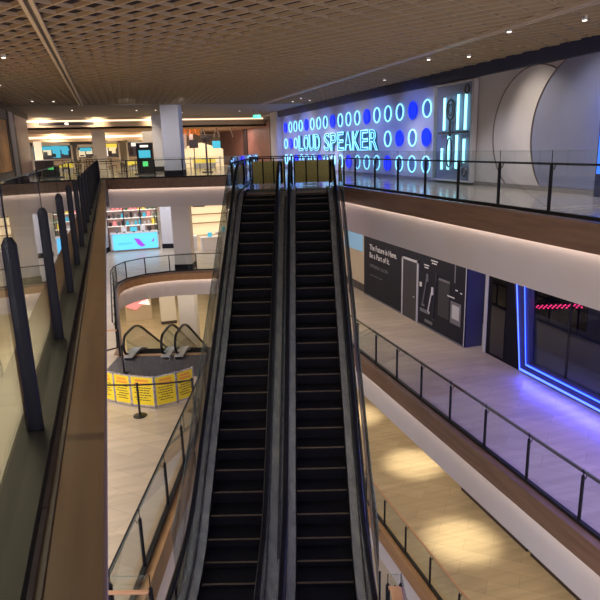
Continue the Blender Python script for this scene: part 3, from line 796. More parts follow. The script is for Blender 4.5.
# frame outline in the wall plane: slanted left jamb and bottom rail
jl=[(15.60,-2.9),(15.25,Z2+.16)]
b=MB(); 
P=[(XS-.02,15.85,-2.9),(XS-.02,15.02,-2.9),(XS-.02,14.60,Z2+.42),(XS-.02,2.0,Z2+.42),(XS-.02,2.0,Z2+.04),(XS-.02,15.05,Z2+.04)]
V=P+[(x+.2,y,z) for x,y,z in P]
b.add(V,[(0,1,2,5),(5,2,3,4),(6,11,8,7),(11,10,9,8),(0,6,7,1),(1,7,8,2),(2,8,9,3),(3,9,10,4),(4,10,11,5),(5,11,6,0)]); b.build('portal_frame',M['hoardB'],sh)
b=MB(); b.tube([(XS-.05,15.62,-2.9),(XS-.05,15.00,Z2+.10),(XS-.05,2.0,Z2+.10)],.018,8,up=(1,0,0)); led=b.build('led_strip',M['blueLine'],sh)
b=MB(); b.tube([(XS-.05,15.20,-2.9),(XS-.05,14.72,Z2+.34),(XS-.05,2.0,Z2+.34)],.011,8,up=(1,0,0)); b.build('led_strip',M['blueL'],sh)
b=MB(); b.box(XS+.12,XS+.14,2.0,14.7,Z2+.3,-2.9); b.build('shop_window',M['pane'],sh)
for yy in (13.2,11.0):
    b=MB(); b.box(XS+.11,XS+.17,yy-.03,yy+.03,Z2+.3,-2.9); b.build('mullion',M['black'],sh)
b=MB(); b.box(XS+.2,XS+2.0,2,16.9,Z2,Z2+.04); b.build('shop_floor',M['store_grey'],sh)
# red LED sign inside
t=thing('led_sign','string of small red LED lights high inside the dark shop window','LED sign',(XS+.4,13.8,-5.1))
b=MB(); b.box(XS+.42,XS+.45,12.9,15.2,-5.3,-4.4); b.build('sign_board',M['store_dark'],t)
b=MB()
for k in range(30):
    yy=14.95-k*.064; zz=-5.08+.52*k/30+.05*sin(k*2.1); b.box(XS+.38,XS+.41,yy-.016,yy+.016,zz-.018,zz+.018)
b.build('red_lights',M['red'],t)
# further shop beyond the hoarding
t=thing('shopfront','bright cream shopfront with pale blue glow beyond the black hoarding','shopfront',(11.9,30,Z2))
b=MB(); b.box(11.8,11.98,26.8,34,Z2+.1,-3.0); b.build('wall_panel',M['creamw'],t)
b=MB(); b.box(11.75,11.8,27.2,29.6,-5.2,-3.6); b.build('screen',mat('blue_glow_panel',(.2,.35,.5),.4,emit=(.2,.4,.6),es=.25),t)  # added glowing panel, stands in for soft blue light on the cream wall
b=MB(); b.box(11.7,11.8,26.8,34,Z2,Z2+.35); b.build('plinth',M['brown'],t)

# lower floor, right wall: dark low counters
t=thing('shop_window','long dark low window at the foot of the lower wall','shop window',(11.85,15.5,Z1))
b=MB(); b.box(11.70,11.9,13.7,17.5,Z1,Z1+1.1); b.build('glazing',M['store_dark'],t)
b=MB(); b.box(11.66,11.9,13.7,17.5,Z1,Z1+.1); b.build('sill',M['brown'],t)
b=MB(); b.box(11.66,11.88,6.5,13.5,Z1,Z1+.6)
tag(b.build('low_bench',M['brown']),'long brown low bench against the lower right wall','bench')

# ------------------------------------------------------------ far zones
def column(lab,x,y,z0,z1,w,rz=-AZ,m='column',plinth='post',ph=.35):
    t=thing('column',lab,'column',(x,y,z0))
    b=MB(); b.rbox(x,y,z0,z1,w,w,rz); b.build('shaft',M[m],t)
    b=MB(); b.rbox(x,y,z0,z0+ph,w+.06,w+.06,rz); b.build('plinth',M[plinth],t)
    return t
column('large pale square column behind the far railing of the upper floor',3.62,34.6,Z3,ZC,.98)
column('second pale square column just left of the large one',3.85,44,Z3,ZC,1.05)
column('third pale square column left of the second, beside the screen totem',3.7,52,Z3,1.62,1.2)
column('cream square column in the food area on the upper floor left',-.42,50,Z3,1.62,1.0,rz=0,m='creamw',plinth='creamw')
column('slim cream column far back in the food area',1.6,62,Z3,1.7,1.2,rz=0,m='creamw',plinth='creamw')
column('far cream column next to the yellow menu sign',-5.0,62,Z3,1.7,1.3,rz=0,m='creamw',plinth='creamw')
column('tall white square column on the middle floor beside the lit kiosk',4.05,37.2,Z2,-2.9,1.05)
column('white square column on the lower floor below the kiosk column',4.05,37.4,Z1,-8.6,1.05,plinth='column')
column('pale column at the right of the kiosk on the middle floor',4.1,46.2,Z2,-2.9,1.1)
column('pale column at the left edge of the kiosk on the middle floor',-1.15,46.0,Z2,-2.9,1.1)

# screen totem
t=thing('screen_totem','black digital totem with a lit blue screen and green symbol','display totem',(2.35,39.2,Z3))
b=MB(); b.rbox(2.32,39.2,Z3+.08,.50,1.0,.25,-AZ); b.build('casing',M['black'],t)
b=MB(); b.rbox(2.28,39.06,-.40,.05,.72,.03,-AZ); b.build('screen',M['teal'],t)
b=MB(); b.rbox(2.28,39.06,-.92,-.62,.32,.03,-AZ); b.build('symbol',M['greenL'],t)
b=MB(); b.rbox(2.28,39.06,.24,.36,.5,.03,-AZ); b.build('header_panel',M['litw'],t)
b=MB(); b.rbox(2.32,39.2,Z3,Z3+.08,1.4,.5,-AZ); b.build('base',M['plate'],t)

# food-area shops at the back of the upper floor
def shop(lab,x0,x1,y,z0,z1,front,sign,signw,inside=None,items=5):
    t=thing('shopfront',lab,'shopfront',((x0+x1)/2,y,z0))
    b=MB(); b.box(x0,x0+.15,y-.1,y+.6,z0,z1); b.box(x1-.15,x1,y-.1,y+.6,z0,z1); b.box(x0,x1,y-.1,y+.6,z1-.25,z1); b.build('surround',M['creamw'],t)
    b=MB(); b.box(x0+.15,x1-.15,y+.4,y+.45,z0,z1-.25); b.build('back_panel',M['store_grey'],t)
    np_=max(2,items-1)
    for k in range(np_):
        xa=x0+.2+(x1-x0-.4)*k/np_; xb=xa+(x1-x0-.4)/np_*.86
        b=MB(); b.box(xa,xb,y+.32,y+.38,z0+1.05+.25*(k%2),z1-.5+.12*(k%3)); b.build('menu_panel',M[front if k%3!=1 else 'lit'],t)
    b=MB(); b.box(x0+.15,x1-.15,y-.05,y+.25,z0,z0+.95); b.build('counter',M['soffit'],t)
    b=MB(); b.box((x0+x1)/2-signw/2,(x0+x1)/2+signw/2,y-.16,y-.1,z1-.62,z1-.3); b.build('sign_board',M[sign],t)
    for k in range(items):
        xx=x0+.3+(x1-x0-.7)*k/max(1,items-1)
        b=MB(); b.box(xx,xx+(x1-x0)/items*.45,y+.3,y+.38,z0+1.1,z1-1.0+.3*random.random()); b.build('display',M[random.choice(['brown','greyw','store_grey'])],t)
    return t
shop('food stall with cyan light and dark menu boards on the far left',-6.4,-2.9,60,Z3,.95,'teal','teal',2.8)
shop('small food stall with a pale blue sign in the far left',-2.6,-.9,60,Z3,.75,'lit','teal',1.0,items=2)
shop('food stall under a yellow sign in the back row',-.7,1.3,60.3,Z3,1.05,'litw','yel_l',1.5,items=3)
shop('dim cream stall right of the cream column in the back',1.9,4.6,60.3,Z3,1.1,'store_grey','litw',1.8,items=4)
# plinth edge of a bulkhead ventilation grille
t=thing('air_grille','dark slot grille in the tan bulkhead over the food area','grille',(-1.9,45.96,1.98))
b=MB(); b.box(-4.2,-.6,45.93,45.99,1.90,2.08); b.build('slot',M['brown'],t)
b=MB(); b.box(-2.5,-2.3,45.88,45.93,1.93,2.04); b.build('lamp',M['lamp'],t)
# low furniture in the food area
def table_set(x,y,lab):
    t=thing('cafe_table',lab,'table',(x,y,Z3),'tables in the food area')
    b=MB(); b.cyl(x,y,Z3+.72,Z3+.75,.42,n=20); b.build('tabletop',M['soffit'],t)
    b=MB(); b.cyl(x,y,Z3+.02,Z3+.72,.035,n=8); b.build('pole',M['black'],t)
    b=MB(); b.cyl(x,y,Z3,Z3+.03,.26,n=16); b.build('base',M['black'],t)
def chair(x,y,rz,lab,m='brown'):
    t=thing('cafe_chair',lab,'chair',(x,y,Z3),'chairs in the food area')
    c,s=cos(rz),sin(rz); R=lambda dx,dy:(x+dx*c-dy*s,y+dx*s+dy*c)
    b=MB(); b.rbox(x,y,Z3+.43,Z3+.48,.44,.44,rz); b.build('seat',M[m],t)
    b=MB(); px,py=R(0,.2); b.rbox(px,py,Z3+.55,Z3+.9,.42,.04,rz); b.build('backrest',M[m],t)
    for dx in (-.19,.19):
        for dy in (-.19,.19):
            px,py=R(dx,dy); b=MB(); b.rbox(px,py,Z3,Z3+(.9 if dy>0 else .44),.03,.03,rz); b.build('leg',M['black'],t)
for k,(x,y) in enumerate(((-3.0,44.5),(-1.5,46),(1.2,47),(4.9,45),(.9,43.0),(7.0,44.5))):
    wh=['left, near the dark counter','left, behind the nearer table','left of the screen totem','just right of the large pale column','right behind the far railing','rightmost, before the tripod telescope'][k]
    table_set(x,y,'round cafe table on a thin pole, '+wh)
    for d,(dx,dy) in enumerate(((.75,0),(-.75,0))):
        chair(x+dx,y+dy,(-pi/2 if d==0 else pi/2),'%s cafe chair, %s side of table %s'%('white' if k%2 else 'brown','right' if d==0 else 'left',wh),'whitel' if k%2 else 'brown')
t=thing('service_counter','dark low counter with a lit top at the left of the food area','counter',(-3.9,42.5,Z3))
b=MB(); b.box(-4.4,-3.3,42.2,42.9,Z3,Z3+1.0); b.build('body',M['brown'],t)
b=MB(); b.box(-4.45,-3.25,42.15,42.95,Z3+1.0,Z3+1.05); b.build('worktop',M['whitel'],t)
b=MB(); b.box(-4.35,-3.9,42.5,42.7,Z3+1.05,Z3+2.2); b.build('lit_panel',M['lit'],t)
# inner barrier of the food area
t=thing('metal_fence','thin dark metal fence around the food area tables','fence',(-2,41,Z3))
b=MB()
for zz in (.35,.7,1.0): b.tube([(-3.6,40.6,Z3+zz),(.3,41.4,Z3+zz)],.018,6)
b.build('rails',M['black'],t)
for k in range(5):
    b=MB(); b.tube([(-3.6+.975*k,40.6+.2*k,Z3),(-3.6+.975*k,40.6+.2*k,Z3+1.02)],.022,6); b.build('post',M['black'],t)
for (x,y) in ((4.8,50),(7.6,50),(2.5,51)):
    t=thing('padded_bench','low bench with yellow seat pad, '+{4.8:'middle one of three',7.6:'rightmost of three',2.5:'leftmost of three'}[x],'bench',(x,y,Z3),'yellow padded benches')
    b=MB(); b.box(x-.9,x+.9,y-.3,y+.3,Z3+.35,Z3+.65); b.build('seat',M['yel_l'],t)  # pad glows faintly to look brighter, it is no lamp
    b=MB(); b.box(x-.85,x+.85,y-.25,y+.25,Z3,Z3+.35); b.build('base',M['whitel'],t)
# orange hanging canopy and arches to the right of the big column
t=thing('hanging_canopy','orange pleated canopy with pale arches hanging in the back','canopy',(6.2,50,1.0))
for k in range(6):
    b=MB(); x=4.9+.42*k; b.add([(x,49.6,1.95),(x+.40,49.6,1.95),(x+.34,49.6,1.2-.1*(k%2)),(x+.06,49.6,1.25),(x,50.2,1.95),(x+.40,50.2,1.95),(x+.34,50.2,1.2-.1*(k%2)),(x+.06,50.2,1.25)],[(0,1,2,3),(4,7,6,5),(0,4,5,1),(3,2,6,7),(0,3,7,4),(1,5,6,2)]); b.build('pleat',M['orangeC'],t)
for k in range(3):
    b=MB(); cx=7.0+1.1*k; b.tube([(cx+.75*cos(pi*i/14),49.4,.9+.95*sin(pi*i/14)) for i in range(15)],.035,6,up=(0,1,0)); b.build('arch',M['whitel'],t)
t=thing('display_wall','cream stepped display wall under the orange canopy','display wall',(6.5,51,Z3))
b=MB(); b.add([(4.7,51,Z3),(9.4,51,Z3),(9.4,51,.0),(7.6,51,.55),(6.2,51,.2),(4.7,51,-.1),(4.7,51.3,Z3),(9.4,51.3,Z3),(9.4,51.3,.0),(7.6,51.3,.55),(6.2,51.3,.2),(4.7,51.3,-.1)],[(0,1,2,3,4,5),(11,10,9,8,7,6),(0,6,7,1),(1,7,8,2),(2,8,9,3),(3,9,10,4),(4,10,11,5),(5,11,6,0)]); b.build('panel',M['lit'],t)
for k in range(4):
    b=MB(); b.box(5.0+.55*k,5.3+.55*k,50.9,50.98,.1,1.4); b.build('slat_panel',M['whitel'],t)
# tripod viewer
t=thing('viewing_telescope','dark coin telescope with twin barrels on a stand upstairs','telescope',(6.05,38.6,Z3))
b=MB(); b.cyl(6.05,38.6,Z3,Z3+.06,.35,n=18); b.build('base',M['figure'],t)
b=MB(); b.cyl(6.05,38.6,Z3+.06,.55,.07,.05,n=10); b.build('pole',M['figure'],t)
b=MB(); b.tube([(5.85,38.2,.62),(6.15,39.0,.74)],.11,10); b.tube([(6.1,38.2,.62),(6.4,39.0,.74)],.11,10); b.box(5.85,6.3,38.5,38.8,.5,.85); b.build('barrels',M['figure'],t)
b=MB(); b.box(5.0,5.55,38.5,38.56,.1,.6); b.build('info_board',M['figure'],t)
b=MB(); b.tube([(5.28,38.53,Z3),(5.28,38.53,.1)],.03,8); b.build('board_stand',M['figure'],t)
b=MB(); b.box(6.45,6.95,38.5,38.56,.05,.5); b.build('lit_board',M['teal'],t)
# exit sign
EXX,EXZ=9.42,1.97
t=thing('exit_sign','small green-lit sign hanging from the ceiling near the pillar','sign',(EXX,38.6,EXZ))
b=MB(); b.rbox(EXX,38.6,EXZ-.15,EXZ+.08,.52,.06,-AZ); b.build('casing',M['exitg'],t)
for dx in (-.2,.2):
    b=MB(); b.tube([(EXX+dx,38.6-dx*.3,EXZ+.08),(EXX+dx,38.6-dx*.3,ZC)],.008,5); b.build('hanger',M['black'],t)

# ------------------------------------------------------------ closing boards on the upper landing
def landing_barrier(r0,r1,a,lab):
    cx,cy=E((r0+r1)/2,a); t=thing('barrier_board',lab,'barrier',(cx,cy,Z3))
    n=3; w=(r1-r0)/n
    for k in range(n):
        ra,rb=r0+k*w+.02,r0+(k+1)*w-.02
        p=[E3(ra,a,0),E3(rb,a,0),E3(rb,a+.03,0),E3(ra,a+.03,0)]
        b=MB(); b.hexa([(x,y,Z3+.12) for x,y,_ in p]+[(x,y,Z3+.93) for x,y,_ in p]); b.build('board',M['olive'],t)
    for k in range(n+1):
        x,y=E(r0+k*w,a+.015); b=MB(); b.bevelpost(x,y,Z3,Z3+1.02,.05,.05,-AZ); b.build('post',M['post'],t)
    b=MB(); b.tube([E3(r0,a+.015,Z3+1.03),E3(r1,a+.015,Z3+1.03)],.022,6); b.build('top_rail',M['post'],t)
    x,y=E((r0+r1)/2,a-.02); b=MB(); p=[E3(r0+.3,a-.03,0),E3(r1-.3,a-.03,0),E3(r1-.3,a-.01,0),E3(r0+.3,a-.01,0)]
    b.hexa([(x,y,Z3+.02) for x,y,_ in p]+[(x,y,Z3+.09) for x,y,_ in p]); b.build('kick_strip',M['paleg'],t)
landing_barrier(-2.02,-.82,22.6,'olive mesh boards closing the top of the left central escalator')
landing_barrier(-.45,.85,22.6,'olive mesh boards closing the top of the right central escalator')
t=thing('landing_rail','thin black rail standing across the whole upper escalator landing','railing',(*E(-.7,23.4),Z3))
b=MB(); b.tube([E3(-2.15,23.4,Z3+1.08),E3(1.1,23.4,Z3+1.08)],.022,6); b.build('rail',M['post'],t)
for k in range(5):
    x,y=E(-2.15+.8*k,23.4); b=MB(); b.bevelpost(x,y,Z3,Z3+1.1,.045,.045,-AZ); b.build('post',M['post'],t)

# ------------------------------------------------------------ yellow boards, stanchions on the middle floor
pts=[(-1.35,18.3),(-.66,17.45),(-.40,17.12),(.02,16.72),(.65,16.36),(1.27,16.50),(1.85,16.72)]
pts=[(-1.45,18.35),(-1.02,17.85),(-.45,17.2),(.0,16.80),(.64,16.40),(1.27,16.54),(1.80,16.78)]
which=['leftmost, hidden by the ledge','with only its right half showing at the ledge','narrow one left of the front post','behind the black belt post','second from the right','rightmost, beside the escalator glass']
for i in range(len(pts)-1):
    a,b_=Vector(pts[i]),Vector(pts[i+1]); d=(b_-a); ln=d.length; d.normalize(); n=Vector((d.y,-d.x))   # n faces the camera side
    if n.y>0: n=-n
    t=thing('warning_board','yellow warning board in the curved row, '+which[i],'warning board',(*((a+b_)/2),Z2),None)
    def slab(u0,u1,z0,z1,th,off=0,mb_=None):
        p0=a+d*u0+n*off; p1=a+d*u1+n*off; q1=p1+n*th; q0=p0+n*th
        return [(p0.x,p0.y,z0),(p1.x,p1.y,z0),(q1.x,q1.y,z0),(q0.x,q0.y,z0),(p0.x,p0.y,z1),(p1.x,p1.y,z1),(q1.x,q1.y,z1),(q0.x,q0.y,z1)]
    b=MB(); b.hexa(slab(.03,ln-.03,Z2+.09,Z2+.94,.02)); b.build('board',M['yellow'],t)
    b=MB(); b.hexa(slab(0,.035,Z2,Z2+1.0,.035,-.01)); b.hexa(slab(ln-.035,ln,Z2,Z2+1.0,.035,-.01)); b.hexa(slab(0,ln,Z2+.94,Z2+.98,.035,-.01)); b.hexa(slab(0,ln,Z2+.04,Z2+.09,.035,-.01)); b.build('frame',M['steel'],t)
    b=MB(); b.hexa(slab(ln*.22,ln*.78,Z2+.80,Z2+.87,.004,.02)); b.hexa(slab(ln*.18,ln*.82,Z2+.70,Z2+.77,.004,.02)); b.build('heading',M['orange'],t)
    b=MB()
    for k,(u,v) in enumerate(((.15,.85),(.22,.78),(.15,.80),(.28,.85),(.15,.7),(.22,.8))):
        x_=u
        while x_<v:
            w=.06+.06*random.random(); b.hexa(slab(ln*x_,ln*min(v,x_+w),Z2+.60-k*.075,Z2+.625-k*.075,.004,.02)); x_+=w+.03
    b.build('printed_text',M['black'],t)
def stanchion(x,y,lab,h=.98):
    t=thing('belt_post',lab,'belt post',(x,y,Z2))
    b=MB(); b.cyl(x,y,Z2,Z2+.025,.19,.185,24); b.cyl(x,y,Z2+.025,Z2+.05,.17,.05,24); b.build('base',M['black'],t)
    b=MB(); b.cyl(x,y,Z2+.05,Z2+h-.06,.032,n=14); b.build('pole',M['black'],t)
    b=MB(); b.cyl(x,y,Z2+h-.06,Z2+h,.042,n=14); b.cyl(x,y,Z2+h,Z2+h+.015,.034,.02,n=14); b.build('head',M['black'],t)
    return t
stanchion(.17,16.05,'black belt post standing in front of the yellow warning boards')
stanchion(-.16,19.7,'black belt post beside the left escalator going down')
stanchion(1.66,15.85,'black belt post close to the escalator side glass')
stanchion(-1.6,16.9,'black belt post hidden behind the wooden ledge')
def belt(a,b_,lab):
    b=MB(); b.sweep([a,tuple((Vector(a)+Vector(b_))/2+Vector((0,0,-.03))),b_],[(-.003,-.024),(.003,-.024),(.003,.024),(-.003,.024)])
    tag(b.build('barrier_belt',M['black']),lab,'belt')
belt((.17,16.05,Z2+.93),(1.66,15.85,Z2+.93),'black belt stretched right from the front belt post')
belt((.17,16.05,Z2+.93),(-1.6,16.9,Z2+.93),'black belt stretched left from the front belt post')
belt((-.16,19.7,Z2+.93),(-1.6,19.2,Z2+.93),'black belt stretched left from the rear belt post')
# wooden rail at the left of the down escalators
t=thing('wood_topped_rail','short wood-topped rail at the left of the escalators going down','railing',(-.6,21.6,Z2))
b=MB(); b.tube([(-1.6,21.9,Z2+1.0),(-.25,21.45,Z2+1.0)],.03,8); b.build('handrail',M['rail_wood'],t)
b=MB(); b.bevelpost(-.25,21.45,Z2,Z2+1.05,.07,.07,-AZ); b.build('post',M['post'],t)

# ------------------------------------------------------------ middle floor: lit kiosk
k=thing('service_kiosk','shop counter with a bright blue lit front and purple emblem','kiosk',(1.6,46,Z2))
b=MB(); b.box(-.15,3.05,45.75,45.9,Z2+.12,Z2+1.30); b.build('lit_front',M['kioskblue'],k)
b=MB(); b.box(-.3,3.15,45.9,46.6,Z2,Z2+1.30); b.build('counter_body',M['whitel'],k)
b=MB(); b.box(-.3,3.15,45.7,46.6,Z2+1.30,Z2+1.36); b.build('worktop',M['whitel'],k)
b=MB(); b.box(-.3,3.15,45.74,45.9,Z2,Z2+.12); b.build('plinth',M['greyw'],k)
b=MB(); Q=[(1.35,.95),(1.75,.85),(1.95,.55),(2.15,.35),(1.85,.28),(1.6,.45)]; n=len(Q)
b.add([(x,45.74,Z2+z) for x,z in Q]+[(x,45.70,Z2+z) for x,z in Q],[tuple(range(n)),tuple(reversed(range(n,2*n)))]+[(i,(i+1)%n,n+(i+1)%n,n+i) for i in range(n)])
b.add([(2.6,45.74,Z2+.65),(2.85,45.74,Z2+.9),(2.75,45.74,Z2+.6),(2.6,45.70,Z2+.65),(2.85,45.70,Z2+.9),(2.75,45.70,Z2+.6)],[(0,1,2),(5,4,3),(0,3,4,1),(1,4,5,2),(2,5,3,0)])
b.build('emblem',M['purple'],k)
b=MB(); b.box(.2,1.2,45.73,45.75,Z2+.60,Z2+.64); b.box(.2,.95,45.73,45.75,Z2+.52,Z2+.55); b.build('lettering',M['teal'],k)
sv=thing('wall_shelving','brown shelf wall with rows of small goods behind the kiosk','shelving',(1.5,49,Z2))
b=MB(); b.box(-.6,3.4,49.2,49.4,Z2,Z2+4.2); b.build('back_panel',M['pinkL'],sv)
for j in range(4):
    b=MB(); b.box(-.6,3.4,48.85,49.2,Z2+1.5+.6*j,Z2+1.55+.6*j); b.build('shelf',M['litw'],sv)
for j in range(4):
    b=MB(); b.box(-.5+j*1.27,-.42+j*1.27,48.85,49.2,Z2,Z2+3.9); b.build('upright',M['brown'],sv)
cols=['litred','whitel','brown','green','teal','yel_l','greyw']
gi=0
for j in range(4):
    for i in range(11):
        x=-.35+i*.33; w=.16+.08*random.random(); hgt=.22+.2*random.random()
        b=MB(); b.box(x,x+w,48.9,49.1,Z2+1.55+.6*j,Z2+1.55+.6*j+hgt); b.box(x+w*.2,x+w*.8,48.93,49.07,Z2+1.55+.6*j+hgt,Z2+1.55+.6*j+hgt+.03)
        cm=random.choice(cols); cn={'litred':'red','whitel':'white','brown':'dark brown','green':'green','teal':'teal','yel_l':'yellow','greyw':'grey'}[cm]
        tag(b.build('shelf_box',M[cm]),'small %s box, %s on the %s shelf behind the kiosk'%(cn,ORD[i]+('' if i==0 else ' from the left'),['lowest','second','third','top'][j]),'box','boxes on the %s kiosk shelf'%['lowest','second','third','top'][j])
b=MB(); b.box(2.25,2.95,48.75,48.83,Z2+3.55,Z2+4.1)
tag(b.build('shop_sign',M['litred']),'small red square sign above the kiosk shelves','sign')
for i,(x,w,hh,m) in enumerate(((.0,.35,.3,'greyw'),(.5,.4,.38,'whitel'),(1.15,.5,.32,'teal'),(1.9,.35,.42,'whitel'),(2.4,.3,.3,'brown'))):
    t=thing('counter_display',['grey screen at the left end of the kiosk worktop','white display stand on the kiosk worktop','blue-lit screen at the middle of the kiosk worktop','tall white card stand on the kiosk worktop','brown box at the right of the kiosk worktop'][i],'display',(x+w/2,46.1,Z2+1.36))
    b=MB(); b.box(x,x+w,46.1,46.14,Z2+1.42,Z2+1.42+hh); b.build('panel',M[m],t)
    b=MB(); b.box(x+w*.3,x+w*.7,46.05,46.25,Z2+1.36,Z2+1.42); b.build('foot',M['black'],t)
t=thing('potted_plant','green leafy plant in a white pot at the right of the kiosk','plant',(3.05,47.2,Z2))
b=MB(); b.cyl(3.05,47.2,Z2,Z2+.9,.2,.3,16); b.build('pot',M['whitel'],t)
b=MB()
for i in range(90):
    th=random.random()*2*pi; ph=random.random()*1.3; r=.9*random.random()**.5; x=3.05+r*.4*cos(th); y=47.2+r*.4*sin(th); z=Z2+1.0+1.6*random.random()
    dx,dy=.16*cos(th),.16*sin(th); b.add([(x,y,z),(x+dx*.5-dy*.3,y+dy*.5+dx*.3,z+.08),(x+dx*1.4,y+dy*1.4,z+.05),(x+dx*.5+dy*.3,y+dy*.5-dx*.3,z+.08)],[(0,1,2,3)])
b.build('foliage',M['green'],t)
b=MB(); b.cyl(3.05,47.2,Z2+.9,Z2+2.3,.03,.02,8); b.build('stem',M['brown'],t)
# bright shop at the right of the white column
t=thing('lit_shop_wall','bright cream shop interior wall with a glow of its own and shelves right of the white column','shop wall',(7.5,52,Z2))
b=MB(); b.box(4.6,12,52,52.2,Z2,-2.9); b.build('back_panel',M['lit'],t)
for j in range(5):
    b=MB(); b.box(4.6,12,51.6,52,Z2+1.0+.75*j,Z2+1.06+.75*j); b.build('shelf',M['soffit'],t)
for i,(x,y,w) in enumerate(((5.2,44.5,1.3),(6.7,43.4,1.5),(8.2,46,1.4))):
    t=thing('display_table',['low white display table nearest the white column','white display table at the middle of the bright shop','white display table at the right of the bright shop'][i],'table',(x,y,Z2))
    b=MB(); b.box(x-w/2,x+w/2,y-.4,y+.4,Z2+.92,Z2+1.0); b.build('tabletop',M['whitel'],t)
    b=MB(); b.box(x-w/2+.05,x+w/2-.05,y-.35,y+.35,Z2,Z2+.92); b.build('base',M['whitel'],t)
    b=MB(); b.box(x-.2,x+.1,y-.1,y+.1,Z2+1.0,Z2+1.3); tag(b.build('display_box',M['teal']),['small blue box on the nearest display table','small blue box on the middle display table','small blue box on the right display table'][i],'box')
b=MB(); b.rbox(5.6,40.6,Z2+4.0-.55,Z2+4.0,.8,.06,-AZ); b.tube([(5.35,40.7,Z2+4.0),(5.35,40.7,-2.9)],.01,5); b.tube([(5.85,40.5,Z2+4.0),(5.85,40.5,-2.9)],.01,5)
tag(b.build('hanging_sign',M['greyw']),'grey rectangular sign hanging beside the white column','sign')
# lower floor behind
t=thing('reflected_glow','red and blue glowing facets standing in for a sign reflection, lower floor','reflected glow',(1.1,46,Z1))  # emissive facets imitate the reflection of a glowing sign
for (pts_,m_) in (([(.3,1.2),(1.2,2.6),(1.9,1.6),(1.0,.9)],'litred'),([(.95,2.4),(1.2,3.1),(1.5,2.5)],'kioskblue'),([(1.2,1.4),(1.9,1.9),(2.1,1.2)],'litw')):
    n=len(pts_); b=MB(); b.add([(x,46.6,Z1+z) for x,z in pts_]+[(x,46.7,Z1+z) for x,z in pts_],[tuple(range(n)),tuple(reversed(range(n,2*n)))]+[(i,(i+1)%n,n+(i+1)%n,n+i) for i in range(n)]); b.build('glow_facet',M[m_],t)
b=MB(); b.box(.2,2.2,46.75,46.85,Z1,Z1+3.2); b.build('backing',M['creamw'],t)
t=thing('white_cabinet','plain white box cabinet with dark foot on the lower floor','cabinet',(3.2,45.2,Z1))
b=MB(); b.box(2.75,3.9,44.8,45.6,Z1+.25,Z1+2.4); b.build('body',M['whitel'],t)
b=MB(); b.box(2.75,3.9,44.8,45.6,Z1,Z1+.25); b.build('foot',M['brown'],t)
t=thing('lit_shop_wall','bright warm shop wall seen under the curved balcony','shop wall',(7,56,Z1))
b=MB(); b.box(-6,12,56,56.2,Z1,-8.6); b.build('back_panel',M['creamw'],t)
for j in range(4):
    b=MB(); b.box(5+j*1.6,6.2+j*1.6,55.8,55.95,Z1+.6,Z1+3.4); b.build('lit_window',M['lit'],t)

# ------------------------------------------------------------ lights
def area(x,y,z,sx,sy,power,color,rot=(0,0,0),spread=180):
    l=bpy.data.lights.new('area_lamp','AREA'); l.shape='RECTANGLE'; l.size=sx; l.size_y=sy; l.energy=power; l.color=color; l.spread=radians(spread)
    o=bpy.data.objects.new('area_lamp',l); o.location=(x,y,z); o.rotation_euler=rot; COL.objects.link(o); return o
def spot(x,y,z,power,color,angle=60,blend=.8,r=.08,target=None):
    l=bpy.data.lights.new('spot_lamp','SPOT'); l.energy=power; l.color=color; l.spot_size=radians(angle); l.spot_blend=blend; l.shadow_soft_size=r
    o=bpy.data.objects.new('spot_lamp',l); o.location=(x,y,z); COL.objects.link(o)
    if target:
        d=Vector(target)-Vector((x,y,z)); o.rotation_euler=d.to_track_quat('-Z','Y').to_euler()
    return o
warm=(1,.78,.52); cool=(.72,.78,1); neutral=(1,.92,.82); purp=(.55,.42,1)
# upper floor
for x,y in DL:
    spot(x,y,ZC-.12,75 if x<0 else 170,neutral if x<0 else (.92,.9,1),110,.9)
area(-2.4,12,ZC-.1,1.2,16,260,(1,.84,.52))
for y in (37,42):
    for x in (-2,2,6,9.5): spot(x,y,ZC-.08,170,(1,.86,.68),120,1,.06,(x,y+2.5,Z3))
for x,y in ((-2.3,3.5),(-2.3,7.5),(-2.3,12),(-2.3,17),(-2.3,22)): spot(x,y,ZC-.12,260,(1,.82,.5),110,.9)  # extra spots without fixtures, added to brighten the left floor
for x in (1.0,3.6): spot(x,29.5,ZC-.12,200,(.9,.9,1),60,1,.1,(x+.6,34.2,.4))  # added front spots to brighten the pale columns
area(0,52,1.55,10,4,130,(1,.82,.56)); area(9,52,1.55,5,4,150,(1,.75,.65)); area(0,60,1.2,12,1.5,30,(1,.85,.6))
spot(9.6,15.6,ZC-.15,160,(1,.9,.78),70,1,.1,(11.8,14.6,.2)); spot(9.6,12.6,ZC-.15,120,(.85,.85,1),80,1,.1,(11.8,12.4,.2))
spot(9.6,20,ZC-.15,70,(.8,.85,1),90,1,.1,(11.8,20,0)); spot(9.4,27,ZC-.15,60,(.75,.8,1),100,1,.1,(11.8,27,0)); spot(9.4,35,ZC-.15,90,(.75,.8,1),100,1,.1,(11.8,35,0))  # added wall-washers lifting the dark sign wall
for yy in (22,25.5,29,32.5,36,39.5): spot(8.5,yy,ZC-.12,420,(.13,.24,1),85,1,.15,(11.8,yy,-.1))  # added blue spots standing in for neon glow on the wall
spot(10.6,19.0,2.1,60,(.2,.8,1),80,1,.1,(11.8,19,.2))  # added cyan spot standing in for tube light on the panel
spot(10.6,12.3,1.8,60,(.08,.2,1),90,1,.1,(11.8,11.6,0))  # added blue spot for the soft glow at the wall's end
for x,y in ((-4,55),(0,54),(4,55),(7,53)): spot(x,y,1.5,170,(1,.84,.6),140,1,.1,(x,y+4,-.6))  # added warm spots to brighten the food area
for x in (-4,-.4,3.5): spot(x,45,ZC-.1,120,(1,.85,.62),100,1,.1,(x,50,.3))  # added spots lighting the fronts of the food-area columns
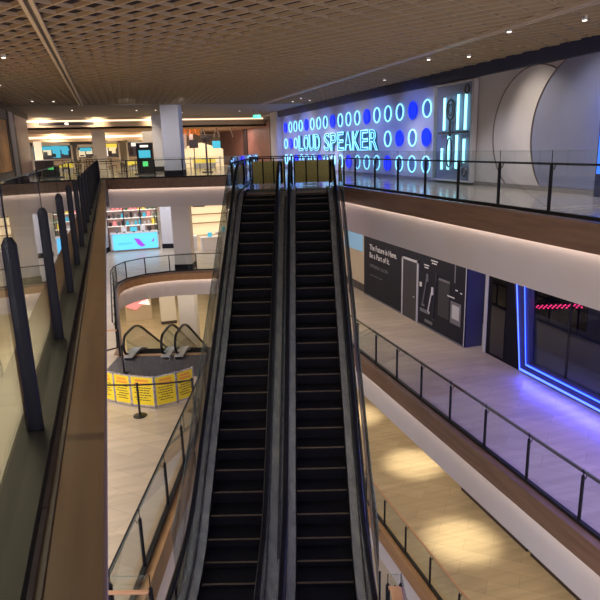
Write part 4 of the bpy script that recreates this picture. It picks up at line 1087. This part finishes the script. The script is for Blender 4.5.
# middle floor
area(9.9,22,-3.0,2.6,10,110,(1,.84,.72)); area(9.9,8,-3.0,2.6,10,200,(.36,.28,1)); area(9.9,36,-3.0,2.6,10,100,warm)
area(2,44,-3.0,8,6,190,(.80,.86,1)); area(8,46,-3.0,6,6,180,warm)
area(-4,16,-3.0,5,20,520,(1,.86,.64)); area(-3,30,-3.0,4,6,120,warm)
# lower floor
for (x,y) in ((10.9,19.9),(10.0,14.9),(9.6,9.8),(10.5,25)):
    spot(x,y,-8.75,760,(1,.86,.60),42,1.0,.12)
area(10,16,-8.72,2.4,22,130,(1,.80,.58)); area(2,42,-8.72,12,14,420,(1,.82,.55))
# added blue lamp strip standing in for spill from the LED frame
area(11.7,9,-6.95,.25,11,110,(.06,.06,1),rot=(0,radians(70),0))

# world: pale fill light, added; enters where no rear wall is built
w=bpy.data.worlds.new('hall_fill'); scn.world=w; w.use_nodes=True
bg=w.node_tree.nodes['Background']; bg.inputs[0].default_value=(.75,.72,.80,1); bg.inputs[1].default_value=1.5

# ------------------------------------------------------------ camera
f_px=594.; pitch=radians(14.47); roll=radians(1.64); yaw=radians(17.2)
cam=bpy.data.cameras.new('camera'); cam.sensor_width=36; cam.lens=36*f_px/600.; cam.clip_start=.05; cam.clip_end=300
co=bpy.data.objects.new('camera',cam); COL.objects.link(co)
Xc=Vector((cos(yaw),-sin(yaw),0)); Fc=Vector((sin(yaw)*cos(pitch),cos(yaw)*cos(pitch),-sin(pitch))); Uc=Xc.cross(Fc)
# roll: image axes turned
Xr=Xc*cos(roll)-Uc*sin(roll)*(-1)*-1; Ur=Uc*cos(roll)+Xc*sin(roll)
Xr=Xc*cos(roll)-Uc*sin(roll)
R3=Matrix((Xr,Ur,-Fc)).transposed()
co.matrix_world=R3.to_4x4(); co.location=(0,0,0)
scn.camera=co
scn.view_settings.view_transform='Standard'; scn.view_settings.look='None'; scn.view_settings.exposure=.8; scn.view_settings.gamma=1
scn.cycles.transparent_max_bounces=32; scn.cycles.max_bounces=7; scn.cycles.sample_clamp_indirect=4
scn.cycles.use_denoising=True
